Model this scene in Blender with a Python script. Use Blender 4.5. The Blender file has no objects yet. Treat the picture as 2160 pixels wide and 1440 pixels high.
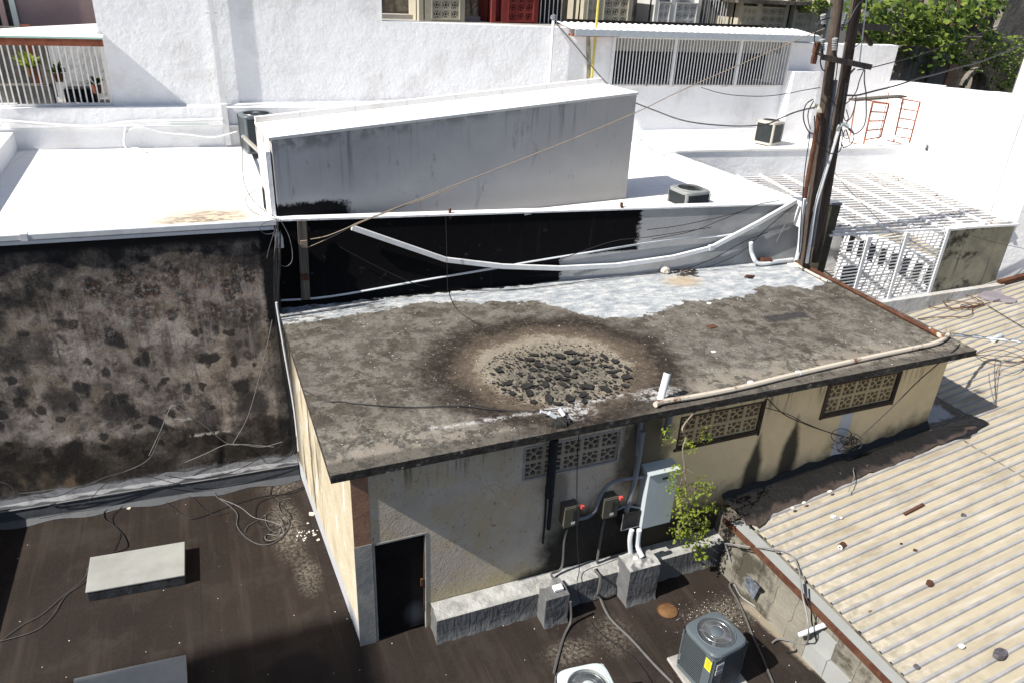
import bpy, math, random
from mathutils import Vector, Matrix
from math import sin, cos, pi, radians, sqrt
random.seed(7)
S = bpy.context.scene
COL = S.collection
# ------------------------------------------------------------------ camera, light, exposure
FPX, HC = 1560.0, 9.67
_p, _r, _y = radians(26.63), radians(3.0), radians(23.31)
_f = Vector((sin(_y)*cos(_p), cos(_y)*cos(_p), -sin(_p)))
_rt = _f.cross(Vector((0, 0, 1))).normalized()
_up = _rt.cross(_f)
_R = _rt*cos(_r) + _up*sin(_r)
_U = -_rt*sin(_r) + _up*cos(_r)
CAM = Vector((0, 0, HC))
cd = bpy.data.cameras.new('camera'); cam = bpy.data.objects.new('camera', cd); COL.objects.link(cam)
cam.matrix_world = Matrix(((_R.x, _U.x, -_f.x, 0), (_R.y, _U.y, -_f.y, 0), (_R.z, _U.z, -_f.z, HC), (0, 0, 0, 1)))
cd.sensor_width = 36; cd.lens = FPX/2160*36; cd.clip_end = 500; cd.clip_start = .1
S.camera = cam

SUN = Vector((1, 0.10, -1.0)).normalized()           # travel direction of the light
world = bpy.data.worlds.new('World'); S.world = world; world.use_nodes = True
wn = world.node_tree; bg = wn.nodes['Background']
sky = wn.nodes.new('ShaderNodeTexSky'); sky.sky_type = 'NISHITA'; sky.sun_disc = False
sky.sun_elevation = math.asin(-SUN.z); sky.sun_rotation = math.atan2(-SUN.x, -SUN.y)
sky.air_density = .85; sky.dust_density = 1.5
wn.links.new(sky.outputs[0], bg.inputs[0]); bg.inputs[1].default_value = 0.082
sl = bpy.data.lights.new('sun', 'SUN'); sl.energy = 5.0; sl.angle = radians(.55); sl.color = (1, .95, .87)
so = bpy.data.objects.new('sun', sl); COL.objects.link(so)
so.rotation_euler = SUN.to_track_quat('-Z', 'Y').to_euler(); so.location = (-20, -1, 30)
S.view_settings.view_transform = 'Standard'; S.view_settings.look = 'None'
S.view_settings.exposure = 0.62; S.view_settings.gamma = 1; S.view_settings.use_curve_mapping = False

# ------------------------------------------------------------------ measuring helpers
def ray(px, py):
    return _R*((px-1080)/FPX) - _U*((py-720)/FPX) + _f
def hit(px, py, pl):
    p0, n = pl; d = ray(px, py)
    return CAM + d*((Vector(p0)-CAM).dot(n)/d.dot(n))
ZS = 3.62          # top of the shed roof slab
KS = (9.67-ZS)/(9.67-3.42)
def PZ(z): return (Vector((0, 0, z)), Vector((0, 0, 1)))
def PY(y): return (Vector((0, y, 0)), Vector((0, 1, 0)))
def PX(x): return (Vector((x, 0, 0)), Vector((1, 0, 0)))
def PV(a, b):
    n = Vector((b[1]-a[1], a[0]-b[0], 0)).normalized()
    return (Vector((a[0], a[1], 0)), n)
def PS(z0, ax, x0):   # plane z = z0 + ax*(x-x0)
    return (Vector((x0, 0, z0)), Vector((-ax, 0, 1)).normalized())

# ------------------------------------------------------------------ materials
class N:
    def __init__(s, name, rough=.85, spec=.3, metal=0):
        s.m = bpy.data.materials.new(name); s.m.use_nodes = True; s.t = s.m.node_tree
        s.b = s.t.nodes['Principled BSDF']; s.b.inputs['Roughness'].default_value = rough
        s.b.inputs['Specular IOR Level'].default_value = spec; s.b.inputs['Metallic'].default_value = metal
        g = s.t.nodes.new('ShaderNodeNewGeometry'); s.P = g.outputs['Position']
        sp = s.t.nodes.new('ShaderNodeSeparateXYZ'); s.L(s.P, sp.inputs[0]); s.X, s.Y, s.Z = sp.outputs
    def L(s, a, b): s.t.links.new(a, b)
    def put(s, v, i):
        if hasattr(v, 'links') or hasattr(v, 'is_output'): s.L(v, i)
        else: i.default_value = v
    def mp(s, sx=1, sy=1, sz=1):
        n = s.t.nodes.new('ShaderNodeVectorMath'); n.operation = 'MULTIPLY'; s.L(s.P, n.inputs[0]); n.inputs[1].default_value = (sx, sy, sz); return n.outputs[0]
    def noise(s, sc, det=4, ro=.6, v=None, dis=0):
        n = s.t.nodes.new('ShaderNodeTexNoise'); n.inputs['Scale'].default_value = sc; n.inputs['Detail'].default_value = det
        n.inputs['Roughness'].default_value = ro; n.inputs['Distortion'].default_value = dis; s.L(v or s.P, n.inputs['Vector']); return n.outputs[0]
    def vor(s, sc, v=None, feat='F1'):
        n = s.t.nodes.new('ShaderNodeTexVoronoi'); n.feature = feat; n.inputs['Scale'].default_value = sc; s.L(v or s.P, n.inputs['Vector']); return n.outputs['Distance']
    def warp(s, amt, sc):
        n = s.t.nodes.new('ShaderNodeTexNoise'); n.inputs['Scale'].default_value = sc; n.inputs['Detail'].default_value = 3; s.L(s.P, n.inputs['Vector'])
        a = s.t.nodes.new('ShaderNodeVectorMath'); a.operation = 'MULTIPLY_ADD'; s.L(n.outputs['Color'], a.inputs[0]); a.inputs[1].default_value = (amt,)*3; s.L(s.P, a.inputs[2]); return a.outputs[0]
    def M(s, op, a, b=0., c=0.):
        n = s.t.nodes.new('ShaderNodeMath'); n.operation = op; s.put(a, n.inputs[0]); s.put(b, n.inputs[1]); s.put(c, n.inputs[2]); return n.outputs[0]
    def add(s, a, b): return s.M('ADD', a, b)
    def mul(s, a, b): return s.M('MULTIPLY', a, b)
    def st(s, v, a, b):   # smoothstep 0..1 from a to b
        n = s.t.nodes.new('ShaderNodeMapRange'); n.interpolation_type = 'SMOOTHSTEP'; s.put(v, n.inputs[0])
        if a < b: n.inputs[1].default_value = a; n.inputs[2].default_value = b; n.inputs[3].default_value = 0; n.inputs[4].default_value = 1
        else: n.inputs[1].default_value = b; n.inputs[2].default_value = a; n.inputs[3].default_value = 1; n.inputs[4].default_value = 0
        return n.outputs[0]
    def ramp(s, v, stops):
        n = s.t.nodes.new('ShaderNodeValToRGB'); s.L(v, n.inputs[0]); e = n.color_ramp.elements
        while len(e) < len(stops): e.new(.5)
        for i, (p, c) in enumerate(stops):
            e[i].position = p; e[i].color = (*c, 1) if isinstance(c, tuple) else (c, c, c, 1)
        return n.outputs[0]
    def mix(s, f, a, b, mode='MIX'):
        n = s.t.nodes.new('ShaderNodeMix'); n.data_type = 'RGBA'; n.blend_type = mode; s.put(f, n.inputs[0])
        for v, i in ((a, n.inputs[6]), (b, n.inputs[7])):
            if isinstance(v, tuple): i.default_value = (*v, 1)
            else: s.L(v, i)
        return n.outputs[2]
    def box(s, x0=None, x1=None, y0=None, y1=None, z0=None, z1=None, soft=.06, j=None):
        r = 1.
        for ax, lo, hi in ((s.X, x0, x1), (s.Y, y0, y1), (s.Z, z0, z1)):
            v = s.add(ax, j) if j is not None else ax
            if lo is not None: r = s.mul(r, s.st(v, lo-soft, lo+soft))
            if hi is not None: r = s.mul(r, s.st(v, hi+soft, hi-soft))
        return r
    def dist(s, x, y, sx=1, sy=1, j=None, ax=None, ay=None):
        a = s.mul(s.add(ax or s.X, -x), 1/sx); b = s.mul(s.add(ay or s.Y, -y), 1/sy)
        r = s.M('SQRT', s.add(s.mul(a, a), s.mul(b, b)))
        return s.add(r, j) if j is not None else r
    def col(s, c):
        if isinstance(c, tuple): s.b.inputs['Base Color'].default_value = (*c, 1)
        else: s.L(c, s.b.inputs['Base Color'])
    def bump(s, h, st=.3, d=.02):
        n = s.t.nodes.new('ShaderNodeBump'); n.inputs['Strength'].default_value = st; n.inputs['Distance'].default_value = d
        s.L(h, n.inputs['Height']); s.L(n.outputs[0], s.b.inputs['Normal'])
    def jit(s, sc, amp, det=5):
        return s.mul(s.add(s.noise(sc, det, .65), -.5), amp)

def plain(name, c, rough=.6, var=.25, sc=6, metal=0, spec=.3, bump=0):
    n = N(name, rough, spec, metal)
    k = n.noise(sc, 5, .65)
    n.col(n.ramp(k, [(.3, tuple(x*(1-var) for x in c)), (.7, tuple(min(1, x*(1+var)) for x in c))]))
    if bump: n.bump(n.noise(sc*6, 4), bump, .01)
    return n.m
def rusty(name, base, rust=(.22, .07, .025), amt=.5, sc=5, metal=0):
    n = N(name, .8, .25, metal); f = n.st(n.noise(sc, 5, .7), amt+.05, amt-.05)
    c = n.mix(n.noise(sc*5, 4), rust, tuple(x*.4 for x in rust)); n.col(n.mix(f, base, c)); n.bump(n.noise(40, 3), .3, .005); return n.m

def m_white(name, base=(.83, .84, .87), dirt=.12, bumpy=.5):
    n = N(name, .9, .2)
    k = n.noise(.9, 6, .65); st = n.noise(1, 5, .7, n.mp(5, 5, .5))
    c = n.mix(n.mul(n.st(k, .45, .75), dirt*1.6), base, (.45, .43, .4))
    c = n.mix(n.mul(n.st(st, .58, .75), dirt), c, (.35, .34, .33))
    n.col(c); h = n.add(n.mul(n.noise(2.2, 3), 2.2), n.noise(9, 5, .7)); n.bump(h, bumpy, .05); return n.m
def m_white_roof():
    n = N('white_roof_coating', .85, .25)
    j = n.jit(1.2, 1.2)
    d = n.dist(-.15, 15.0, 1.3, .75, j)
    k = n.st(n.noise(5, 6, .7, n.mp(1, 2.5, 1)), .42, .62)
    c = n.mix(n.mul(n.st(d, 1.3, .3), .8), (.84, .83, .81), (.48, .37, .24))
    c = n.mix(n.mul(n.mul(n.st(d, 1.1, .2), k), .9), c, (.12, .10, .08))
    sm = n.M('PINGPONG', n.add(n.add(n.X, n.mul(n.Y, -.12)), n.jit(.8, .1)), .55); c = n.mix(n.mul(n.st(sm, .02, .004), .35), c, (.45, .42, .38)); sm2 = n.M('PINGPONG', n.add(n.Y, n.jit(.8, .2)), 1.3); c = n.mix(n.mul(n.st(sm2, .03, .005), .25), c, (.45, .42, .38))
    s = n.noise(3, 6, .75); c = n.mix(n.mul(n.st(s, .56, .72), .4), c, (.6, .55, .46))
    n.col(c); n.bump(n.noise(12, 4), .2, .02); return n.m
def m_block():
    n = N('grey_weathered_plaster', .9, .2)
    k = n.noise(1.1, 5, .6)
    c = n.ramp(k, [(.3, (.44, .44, .45)), (.7, (.56, .555, .55))])
    c = n.mix(n.st(n.X, 4, 9), c, n.mix(.55, c, (.56, .53, .49)))
    top = n.add(n.mul(n.X, .11), 6.52)                       # top edge height along x
    dz = n.M('SUBTRACT', top, n.Z)
    dr = n.noise(1, 4, .7, n.mp(7, 7, .25))
    c = n.mix(n.mul(n.mul(n.st(dr, .52, .72), n.st(dz, 1.3, .1)), .75), c, (.10, .10, .095))
    c = n.mix(n.mul(n.st(dz, .25, 0), n.mul(n.st(n.noise(4), .4, .6), .55)), c, (.12, .115, .11))
    sp = n.mul(n.st(n.noise(2.4, 5, .7, n.mp(1.6, 1.6, .5)), .6, .72), .5)
    c = n.mix(sp, c, (.15, .145, .14))
    c = n.mix(n.mul(n.st(n.Z, 5.7, 5.2), n.mul(k, .6)), c, (.17, .16, .15))
    d = n.add(n.Z, n.add(n.jit(3, .22), n.jit(16, .2))); blk = n.mul(n.st(d, 5.60, 5.52), n.st(n.add(n.X, n.add(n.jit(3, .5), n.jit(14, .3))), 2.6, 2.4))
    c = n.mix(blk, c, (.006, .006, .007))
    n.col(c); n.bump(n.add(n.noise(3), n.noise(25, 4)), .3, .02); return n.m
def m_stained():
    n = N('stained_old_plaster', .95, .12)
    w = n.warp(.5, 1.8); w2 = n.warp(.22, 5)
    big = n.noise(.7, 6, .62); mid = n.noise(2.0, 8, .72, w2); fine = n.noise(11, 8, .8); mid = n.add(mid, n.mul(n.add(fine, -.5), .22))
    light = n.ramp(mid, [(.34, (.085, .075, .068)), (.45, (.20, .172, .152)), (.54, (.34, .295, .262)), (.66, (.52, .46, .41))])
    warmm = n.st(n.dist(-5.1, 2.9, 1.3, .75, n.jit(1.5, .8), n.X, n.Z), 1.2, .5)
    c = n.mix(n.mul(warmm, .75), light, n.ramp(fine, [(.35, (.23, .18, .11)), (.65, (.36, .29, .19))]))
    c = n.mix(n.mul(n.st(n.noise(1.3, 4, .6), .5, .62), .35), c, (.27, .21, .14))
    # cloudy mould blots of several sizes, each with its own strength
    def blots(c, sc, wv, lo, hi, col, amt):
        v = n.t.nodes.new('ShaderNodeTexVoronoi'); v.inputs['Scale'].default_value = sc; n.L(wv, v.inputs['Vector'])
        sp = n.t.nodes.new('ShaderNodeSeparateColor'); n.L(v.outputs['Color'], sp.inputs[0])
        f = n.st(n.add(v.outputs['Distance'], n.mul(n.add(mid, -.5), .55)), hi, lo); f = n.mul(f, n.mul(n.st(sp.outputs[0], .35, .7), amt))
        return n.mix(f, c, col)
    c = blots(c, 1.15, w, .28, .54, (.050, .046, .046), .88)
    c = blots(c, 1.9, n.warp(.6, 1.5), .26, .46, (.036, .034, .035), .95)
    c = blots(c, 3.2, n.warp(.35, 3), .26, .40, (.036, .034, .034), .9)
    c = blots(c, 6.5, w2, .2, .38, (.06, .05, .046), .5)
    vs = n.noise(1, 6, .75, n.mp(4.5, 4.5, .45)); c = n.mix(n.mul(n.st(vs, .54, .66), .55), c, (.05, .046, .045)); c = n.mix(n.mul(n.st(vs, .42, .32), .35), c, (.46, .42, .38))
    dr = n.noise(1, 5, .7, n.mp(2.2, 2.2, .3)); zj = n.add(n.Z, n.mul(n.add(dr, -.5), -2.6))
    c = n.mix(n.mul(n.mul(n.st(n.noise(1, 5, .7, n.mp(3.4, 3.4, .5)), .52, .68), n.st(n.Z, 1.4, 3)), .6), c, (.04, .037, .037))
    top = n.st(n.add(zj, n.mul(n.X, -.14)), 4.1, 4.6)
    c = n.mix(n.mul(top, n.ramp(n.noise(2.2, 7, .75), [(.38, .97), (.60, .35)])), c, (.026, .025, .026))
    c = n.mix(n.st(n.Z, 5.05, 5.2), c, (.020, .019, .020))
    # flaking paint with orange cracks under the dark band
    fl = n.mul(n.mul(n.st(n.add(n.Z, n.jit(1.2, 1.0)), 3.4, 3.7), n.st(n.X, -2.9, -1.9)), n.st(n.add(n.Z, n.jit(2, .7)), 4.75, 4.5)); cr = n.M('ABSOLUTE', n.add(n.noise(7, 4, .6, w2), -.5))
    c = n.mix(n.mul(fl, n.mul(n.st(fine, .48, .6), .7)), c, (.34, .31, .29)); c = n.mix(n.mul(fl, n.mul(n.st(cr, .012, .002), .8)), c, (.30, .13, .05))
    lo = n.add(n.add(n.Z, n.jit(1.5, .9)), n.mul(n.X, .03)); c = n.mix(n.mul(n.st(lo, 1.5, 1.3), n.ramp(mid, [(.35, .96), (.7, .72)])), c, (.028, .024, .021))
    c = n.mix(n.mul(n.st(n.noise(1, 4, .6, n.mp(1.5, 1.5, .8)), .52, .64), n.mul(n.st(n.X, -2.5, -3.2), n.st(n.Z, 1.2, .4))), c, (.20, .15, .10))
    ft = n.mul(n.st(n.add(n.Z, n.jit(3, .3)), .50, .40), .75); c = n.mix(ft, c, (.22, .22, .23))
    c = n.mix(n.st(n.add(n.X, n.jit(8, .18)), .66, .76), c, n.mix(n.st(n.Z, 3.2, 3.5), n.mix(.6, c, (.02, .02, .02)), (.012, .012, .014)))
    for x0_, x1_, z_ in ((-1.35, -.85, 1.62), (-.95, -.2, 1.22)):
        c = n.mix(n.mul(n.box(x0_, x1_, None, None, z_-.03, z_+.03, .03, n.jit(9, .14)), n.st(n.noise(9, 4), .45, .5)), c, (.5, .48, .44))
    n.col(c); h = n.add(n.mul(mid, 1.6), fine); n.bump(h, .7, .05); return n.m
def m_backwall():
    n = N('black_sealed_parapet', .85, .1); n.X = n.mul(n.X, 1/KS); n.Z = n.M('SUBTRACT', 9.67, n.mul(n.M('SUBTRACT', 9.67, n.Z), 1/KS))
    g = n.ramp(n.noise(1.6, 6, .65), [(.3, (.27, .28, .29)), (.7, (.40, .40, .40))])
    g = n.mix(n.mul(n.st(n.noise(6, 5, .7), .62, .72), .6), g, (.14, .14, .14))
    g = n.mix(n.st(n.noise(.35, 2, .5, n.mp(1, 1, 0)), .55, .62), g, n.mix(.3, g, (.6, .6, .6)))
    j = n.add(n.jit(7, .35, 6), n.mul(n.add(n.noise(1, 4, .7, n.mp(1, 1, 9)), -.5), .35))
    b = n.mul(n.st(n.add(n.X, n.add(j, n.jit(1.3, .5))), 9.08, 8.98), n.st(n.add(n.Z, n.jit(3, .12)), 3.98, 4.03))
    b = n.M('MAXIMUM', b, n.st(n.add(n.X, j), 7.15, 7.08))
    k = n.mix(n.mul(n.st(n.noise(3.2, 7, .8), .62, .68), .6), (.0045, .0045, .0055), (.09, .09, .10)); k = n.mix(n.mul(n.st(n.noise(1, 5, .7, n.mp(6, 6, .5)), .6, .75), .35), k, (.03, .03, .033)); b = n.mul(b, n.M('SUBTRACT', 1, n.mul(n.st(n.noise(9, 6, .85), .72, .76), .7)))
    n.col(n.mix(b, g, k)); n.bump(n.add(n.noise(4, 4), n.noise(25, 3)), .35, .02); return n.m
def m_slab():
    n = N('weathered_roof_slab', .92, .15); n.X = n.mul(n.X, 1/KS); n.Y = n.mul(n.Y, 1/KS)
    a = n.add(n.noise(1.5, 9, .72, n.warp(.8, 1.0)), n.jit(18, .16)); fine = n.noise(14, 8, .8)
    c = n.ramp(a, [(.30, (.042, .036, .030)), (.45, (.085, .077, .064)), (.58, (.15, .14, .12)), (.72, (.22, .21, .19))])
    sc1 = n.noise(2.6, 8, .72, n.warp(.5, 2.5)); sc2 = n.noise(6.5, 8, .75, n.warp(.3, 5))
    c = n.mix(n.mul(n.st(sc1, .47, .54), .62), n.mix(.4, c, (.050, .042, .036)), (.19, .18, .16))
    c = n.mix(n.mul(n.st(sc2, .52, .58), .65), c, (.042, .035, .030)); c = n.mix(n.mul(n.mul(n.st(n.Y, 9.9, 9.2), n.st(sc2, .47, .44)), .7), c, (.24, .225, .195))
    pale = n.st(n.noise(.55, 5, .6), .45, .65)
    c = n.mix(n.mul(pale, .22), c, (.20, .195, .18))
    c = n.mix(n.mul(n.st(n.noise(9, 8, .8), .56, .64), .5), c, (.035, .028, .023))
    c = n.mix(n.mul(n.st(fine, .60, .72), .55), c, (.40, .37, .32))
    c = n.mix(n.mul(n.st(fine, .45, .33), .6), c, (.03, .026, .022))
    # front left light scabs, front lip darker
    c = n.mix(n.mul(n.st(n.noise(3.2, 6, .7), .50, .53), n.mul(n.st(n.Y, 9.8, 8.9), .75)), c, (.25, .225, .19))
    c = n.mix(n.mul(n.st(n.Y, 8.72, 8.62), .6), c, (.045, .042, .038))
    # evaporated puddle: concentric rings
    j = n.add(n.add(n.jit(1.1, 1.0), n.jit(5, .5)), n.jit(24, .5))
    d = n.dist(5.3, 10.35, 1.06, .90, j)
    rc = n.ramp(n.mul(d, .333), [(.0, (.15, .135, .108)), (.30, (.20, .18, .145)), (.41, (.25, .22, .175)), (.47, (.105, .083, .062)), (.56, (.062, .048, .037)), (.63, (.020, .015, .012)), (.71, (.020, .015, .012)), (.80, (.05, .04, .034)), (.92, (.09, .08, .07))])
    rk = n.mix(n.mul(n.st(fine, .5, .66), .7), rc, (.33, .29, .24)); rk = n.mix(n.mul(n.st(fine, .48, .36), .5), rk, (.02, .016, .013))
    rk = n.mix(n.st(d, 1.4, 1.1), n.mix(.55, rk, rc), rk)
    c = n.mix(n.mul(n.st(d, 2.65, 1.95), .93), c, rk)
    mm = n.mul(n.st(n.dist(5.25, 9.95, 1.25, .95, n.jit(3, .6)), 1., .6), n.st(n.noise(6, 6, .75), .42, .52))
    c = n.mix(n.mul(mm, .8), c, (.10, .095, .08))
    # white / silver coating next to the wall
    edge = n.ramp(n.mul(n.X, 1/14), [(0, .872), (.08, .880), (.22, .888), (.27, .90), (.35, .880), (.44, .857), (.50, .79), (.56, .77), (.665, .80), (.77, .79), (.83, .82), (.90, .79), (1, .81)])
    e = n.M('SUBTRACT', n.add(n.Y, n.add(n.jit(3.2, .7), n.jit(12, .3))), n.mul(edge, 15.2))
    wt = n.ramp(n.noise(3, 6, .7, n.mp(1, 2.2, 1)), [(.32, (.20, .225, .26)), (.48, (.33, .36, .39)), (.64, (.52, .53, .54))])
    wt = n.mix(n.mul(n.st(fine, .58, .68), .6), wt, (.16, .16, .15))
    wt = n.mix(n.mul(n.st(n.dist(9.9, 13.2, .7, .5, n.jit(3, .5)), 1., .2), .6), wt, (.38, .27, .13))
    e2 = n.st(n.X, 3.6, 3.0); spotty = n.mix(e2, (1., 1., 1.), n.ramp(n.noise(5, 7, .8, n.mp(.7, 1.6, 1)), [(.44, .1), (.50, 1.)]))
    c = n.mix(n.mul(n.st(e, -.03, .03), spotty), c, wt)
    bk = n.mul(n.st(n.add(n.add(n.Y, n.mul(n.X, .042)), n.jit(5, .35)), 14.17, 14.22), n.st(n.X, 7.0, 6.4))
    res = n.mul(n.box(2.6, 6.2, 9.02, 9.12, soft=.05, j=n.jit(2, .25)), n.st(n.noise(7, 6, .8), .45, .56)); c = n.mix(n.mul(res, .9), c, (.42, .42, .42))
    r2 = n.mul(n.st(n.dist(6.6, 8.95, .5, .25, n.jit(5, .9)), 1.1, .5), n.st(n.noise(9, 6, .8), .45, .55)); c = n.mix(n.mul(r2, .85), c, (.5, .5, .5))
    r3 = n.mul(n.st(n.dist(4.9, 8.9, .45, .3, n.jit(5, .9)), 1.1, .5), n.st(n.noise(8, 6, .8), .45, .55)); c = n.mix(n.mul(r3, .85), c, (.45, .46, .47)); c = n.mix(bk, c, (.006, .006, .007))
    c = n.mix(n.mul(n.st(n.X, 7.5, 9.5), n.mul(n.st(n.noise(1.2, 5, .65), .42, .58), .45)), c, (.045, .037, .030)) if False else c
    # dark patch and rust patch
    c = n.mix(n.mul(n.box(10.35, 11.5, 10.72, 11.0, soft=.05, j=n.jit(4, .35)), .8), c, (.028, .028, .034))
    n.col(n.mix(1., c, (1.14, 1.12, 1.09), 'MULTIPLY')); n.bump(n.add(n.mul(a, 2), fine), .7, .04)
    return n.m
def m_floor():
    n = N('brown_black_roof_membrane', .85, .15)
    a = n.noise(.7, 5, .6); f = n.noise(22, 6, .75)
    c = n.ramp(a, [(.3, (.017, .0125, .0105)), (.7, (.027, .0205, .017))])
    c = n.mix(n.mul(n.st(f, .35, .75), .5), c, (.042, .033, .028))
    stx = n.noise(1, 4, .6, n.mp(3.5, .25, 1)); c = n.mix(n.mul(n.st(stx, .48, .72), .65), c, (.055, .043, .036)); c = n.mix(n.mul(n.st(n.noise(.9, 7, .75), .5, .62), .45), c, (.045, .037, .032)); c = n.mix(n.mul(n.st(n.noise(2.6, 7, .8), .62, .7), .4), c, (.008, .007, .007))
    for x, y, rx, ry, s in ((.55, 11.6, .35, 1.0, .75), (.75, 10.3, .25, .6, .55), (4.4, 7.2, .5, .3, .6), (7.2, 7.0, .8, .45, .55), (5.2, 7.3, .4, .5, .4), (.6, 12.9, .5, .3, .5)):
        d = n.dist(x, y, rx, ry, n.jit(2.5, .9)); c = n.mix(n.mul(n.mul(n.st(d, 1.2, .1), n.st(n.noise(16, 6, .8), .42, .62)), s), c, (.30, .27, .22))
    c = n.mix(n.mul(n.st(n.dist(.3, 8.2, .5, .5, n.jit(3, .6)), 1.1, .7), .7), c, (.012, .011, .011))
    # gap joints of the sheets (1 m apart)
    n.b.inputs['Roughness'].default_value = .7
    w = n.M('PINGPONG', n.add(n.X, n.jit(1, .04)), .5); c = n.mix(n.mul(n.st(w, .012, .0), .5), c, (.012, .011, .01))
    # pale mortar wash along the low block wall
    wall = n.add(n.add(n.X, n.mul(n.Y, .16)), n.jit(2.5, .25)); c = n.mix(n.mul(n.mul(n.st(wall, 8.72, 8.82), n.st(n.Y, 7.3, 7.0)), .8), c, (.30, .26, .20))
    n.col(c); n.bump(n.add(n.noise(1.2, 3), n.mul(f, .5)), .35, .02); return n.m
def m_cream():
    n = N('cream_painted_wall', .9, .18)
    k = n.noise(1.3, 6, .65)
    c = n.ramp(k, [(.3, (.68, .53, .31)), (.7, (.84, .67, .41))])
    left = n.st(n.X, 6.6, 5.2)                         # greyer left half: shade painted in, against warm roof bounce on the right
    c = n.mix(left, c, n.ramp(k, [(.3, (.45, .385, .31)), (.7, (.60, .53, .435))]))
    c = n.mix(n.mul(left, n.st(n.noise(1.6, 5, .7), .45, .65)), c, (.52, .42, .28))
    c = n.mix(n.mul(n.mul(left, n.st(n.add(n.Z, n.jit(2, .8)), .95, .5)), .6), c, (.44, .37, .21))
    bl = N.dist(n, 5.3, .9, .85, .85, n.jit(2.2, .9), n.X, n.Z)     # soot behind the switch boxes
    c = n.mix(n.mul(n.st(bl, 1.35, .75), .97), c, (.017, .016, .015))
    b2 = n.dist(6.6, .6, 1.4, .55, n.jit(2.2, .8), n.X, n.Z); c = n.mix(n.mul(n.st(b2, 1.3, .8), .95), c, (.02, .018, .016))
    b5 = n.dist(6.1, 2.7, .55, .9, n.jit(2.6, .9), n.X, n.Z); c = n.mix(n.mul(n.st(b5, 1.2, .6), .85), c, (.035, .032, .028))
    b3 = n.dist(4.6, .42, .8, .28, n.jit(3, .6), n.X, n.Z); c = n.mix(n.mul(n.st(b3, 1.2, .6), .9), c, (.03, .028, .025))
    zl = n.add(n.M('SUBTRACT', n.Z, n.mul(n.add(n.X, -8), .12)), n.jit(2.2, .9))   # grime along the foot of the right half
    c = n.mix(n.mul(n.mul(n.st(zl, 1.75, 1.0), n.st(n.X, 6.4, 7.2)), .93), c, (.030, .026, .022))
    for x, hi in ((8.55, 2.55), (9.35, 2.78)):
        dx = n.add(n.M('ABSOLUTE', n.add(n.add(n.X, -x), n.jit(3, .12))), 0)
        wdt = n.mul(n.st(n.Z, hi+.1, hi-.9), .2)
        c = n.mix(n.mul(n.mul(n.st(n.M('SUBTRACT', dx, wdt), .07, -.08), n.st(n.Z, hi+.05, hi-.1)), .93), c, (.022, .020, .018))
    c = n.mix(n.mul(n.st(n.dist(4.6, 2.0, .2, 1.0, n.jit(3, .8), n.X, n.Z), 1.2, .5), .6), c, (.08, .075, .06))
    c = n.mix(n.box(10.42, 10.72, None, None, None, 2.62, .02, n.jit(4, .05)), c, (.52, .53, .54))
    dr = n.noise(1, 4, .7, n.mp(8, 8, .5)); c = n.mix(n.mul(n.mul(n.st(dr, .5, .7), n.st(n.Z, 2.75, 3.25)), .8), c, (.05, .045, .04))
    corner = n.mul(n.st(n.add(n.X, n.jit(3, .5)), 11.9, 12.5), n.st(n.add(n.Z, n.jit(4, .3)), 2.1, 1.8)); c = n.mix(n.mul(corner, .85), c, (.05, .03, .02))
    cr = n.noise(2.6, 3, .8, n.mp(1, 1, .55)); cl = n.M('ABSOLUTE', n.add(cr, -.5))
    c = n.mix(n.mul(n.mul(n.st(cl, .004, .0015), left), .6), c, (.08, .07, .06))
    n.col(c); n.bump(n.add(n.noise(3, 4), n.noise(30, 4)), .35, .02); return n.m
def m_side():
    n = N('peeling_cream_side_wall', .9, .18)
    c = n.ramp(n.noise(2, 6, .65), [(.3, (.44, .38, .27)), (.7, (.58, .52, .40))])
    sk = n.noise(1, 5, .7, n.mp(1, 3, .35)); c = n.mix(n.mul(n.st(sk, .5, .62), n.st(n.Y, 9.5, 11.5)), c, (.10, .085, .06))
    c = n.mix(n.st(n.noise(1.8, 5, .7, n.mp(1, 2, .5)), .58, .62), c, (.62, .62, .60))
    c = n.mix(n.mul(n.st(n.Y, 12.3, 13.2), .85), c, (.035, .033, .03))
    c = n.mix(n.st(n.add(n.Z, n.jit(2, .6)), .45, .3), c, (.42, .43, .46))
    n.col(c); n.bump(n.noise(8, 5, .7), .5, .03); return n.m
def m_edge():
    n = N('mildewed_slab_edge', .95, .1)
    c = n.ramp(n.noise(7, 7, .8), [(.35, (.018, .017, .016)), (.58, (.06, .055, .05)), (.68, (.3, .29, .27))]); n.col(c); n.bump(n.noise(20), .5, .02); return n.m
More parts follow.
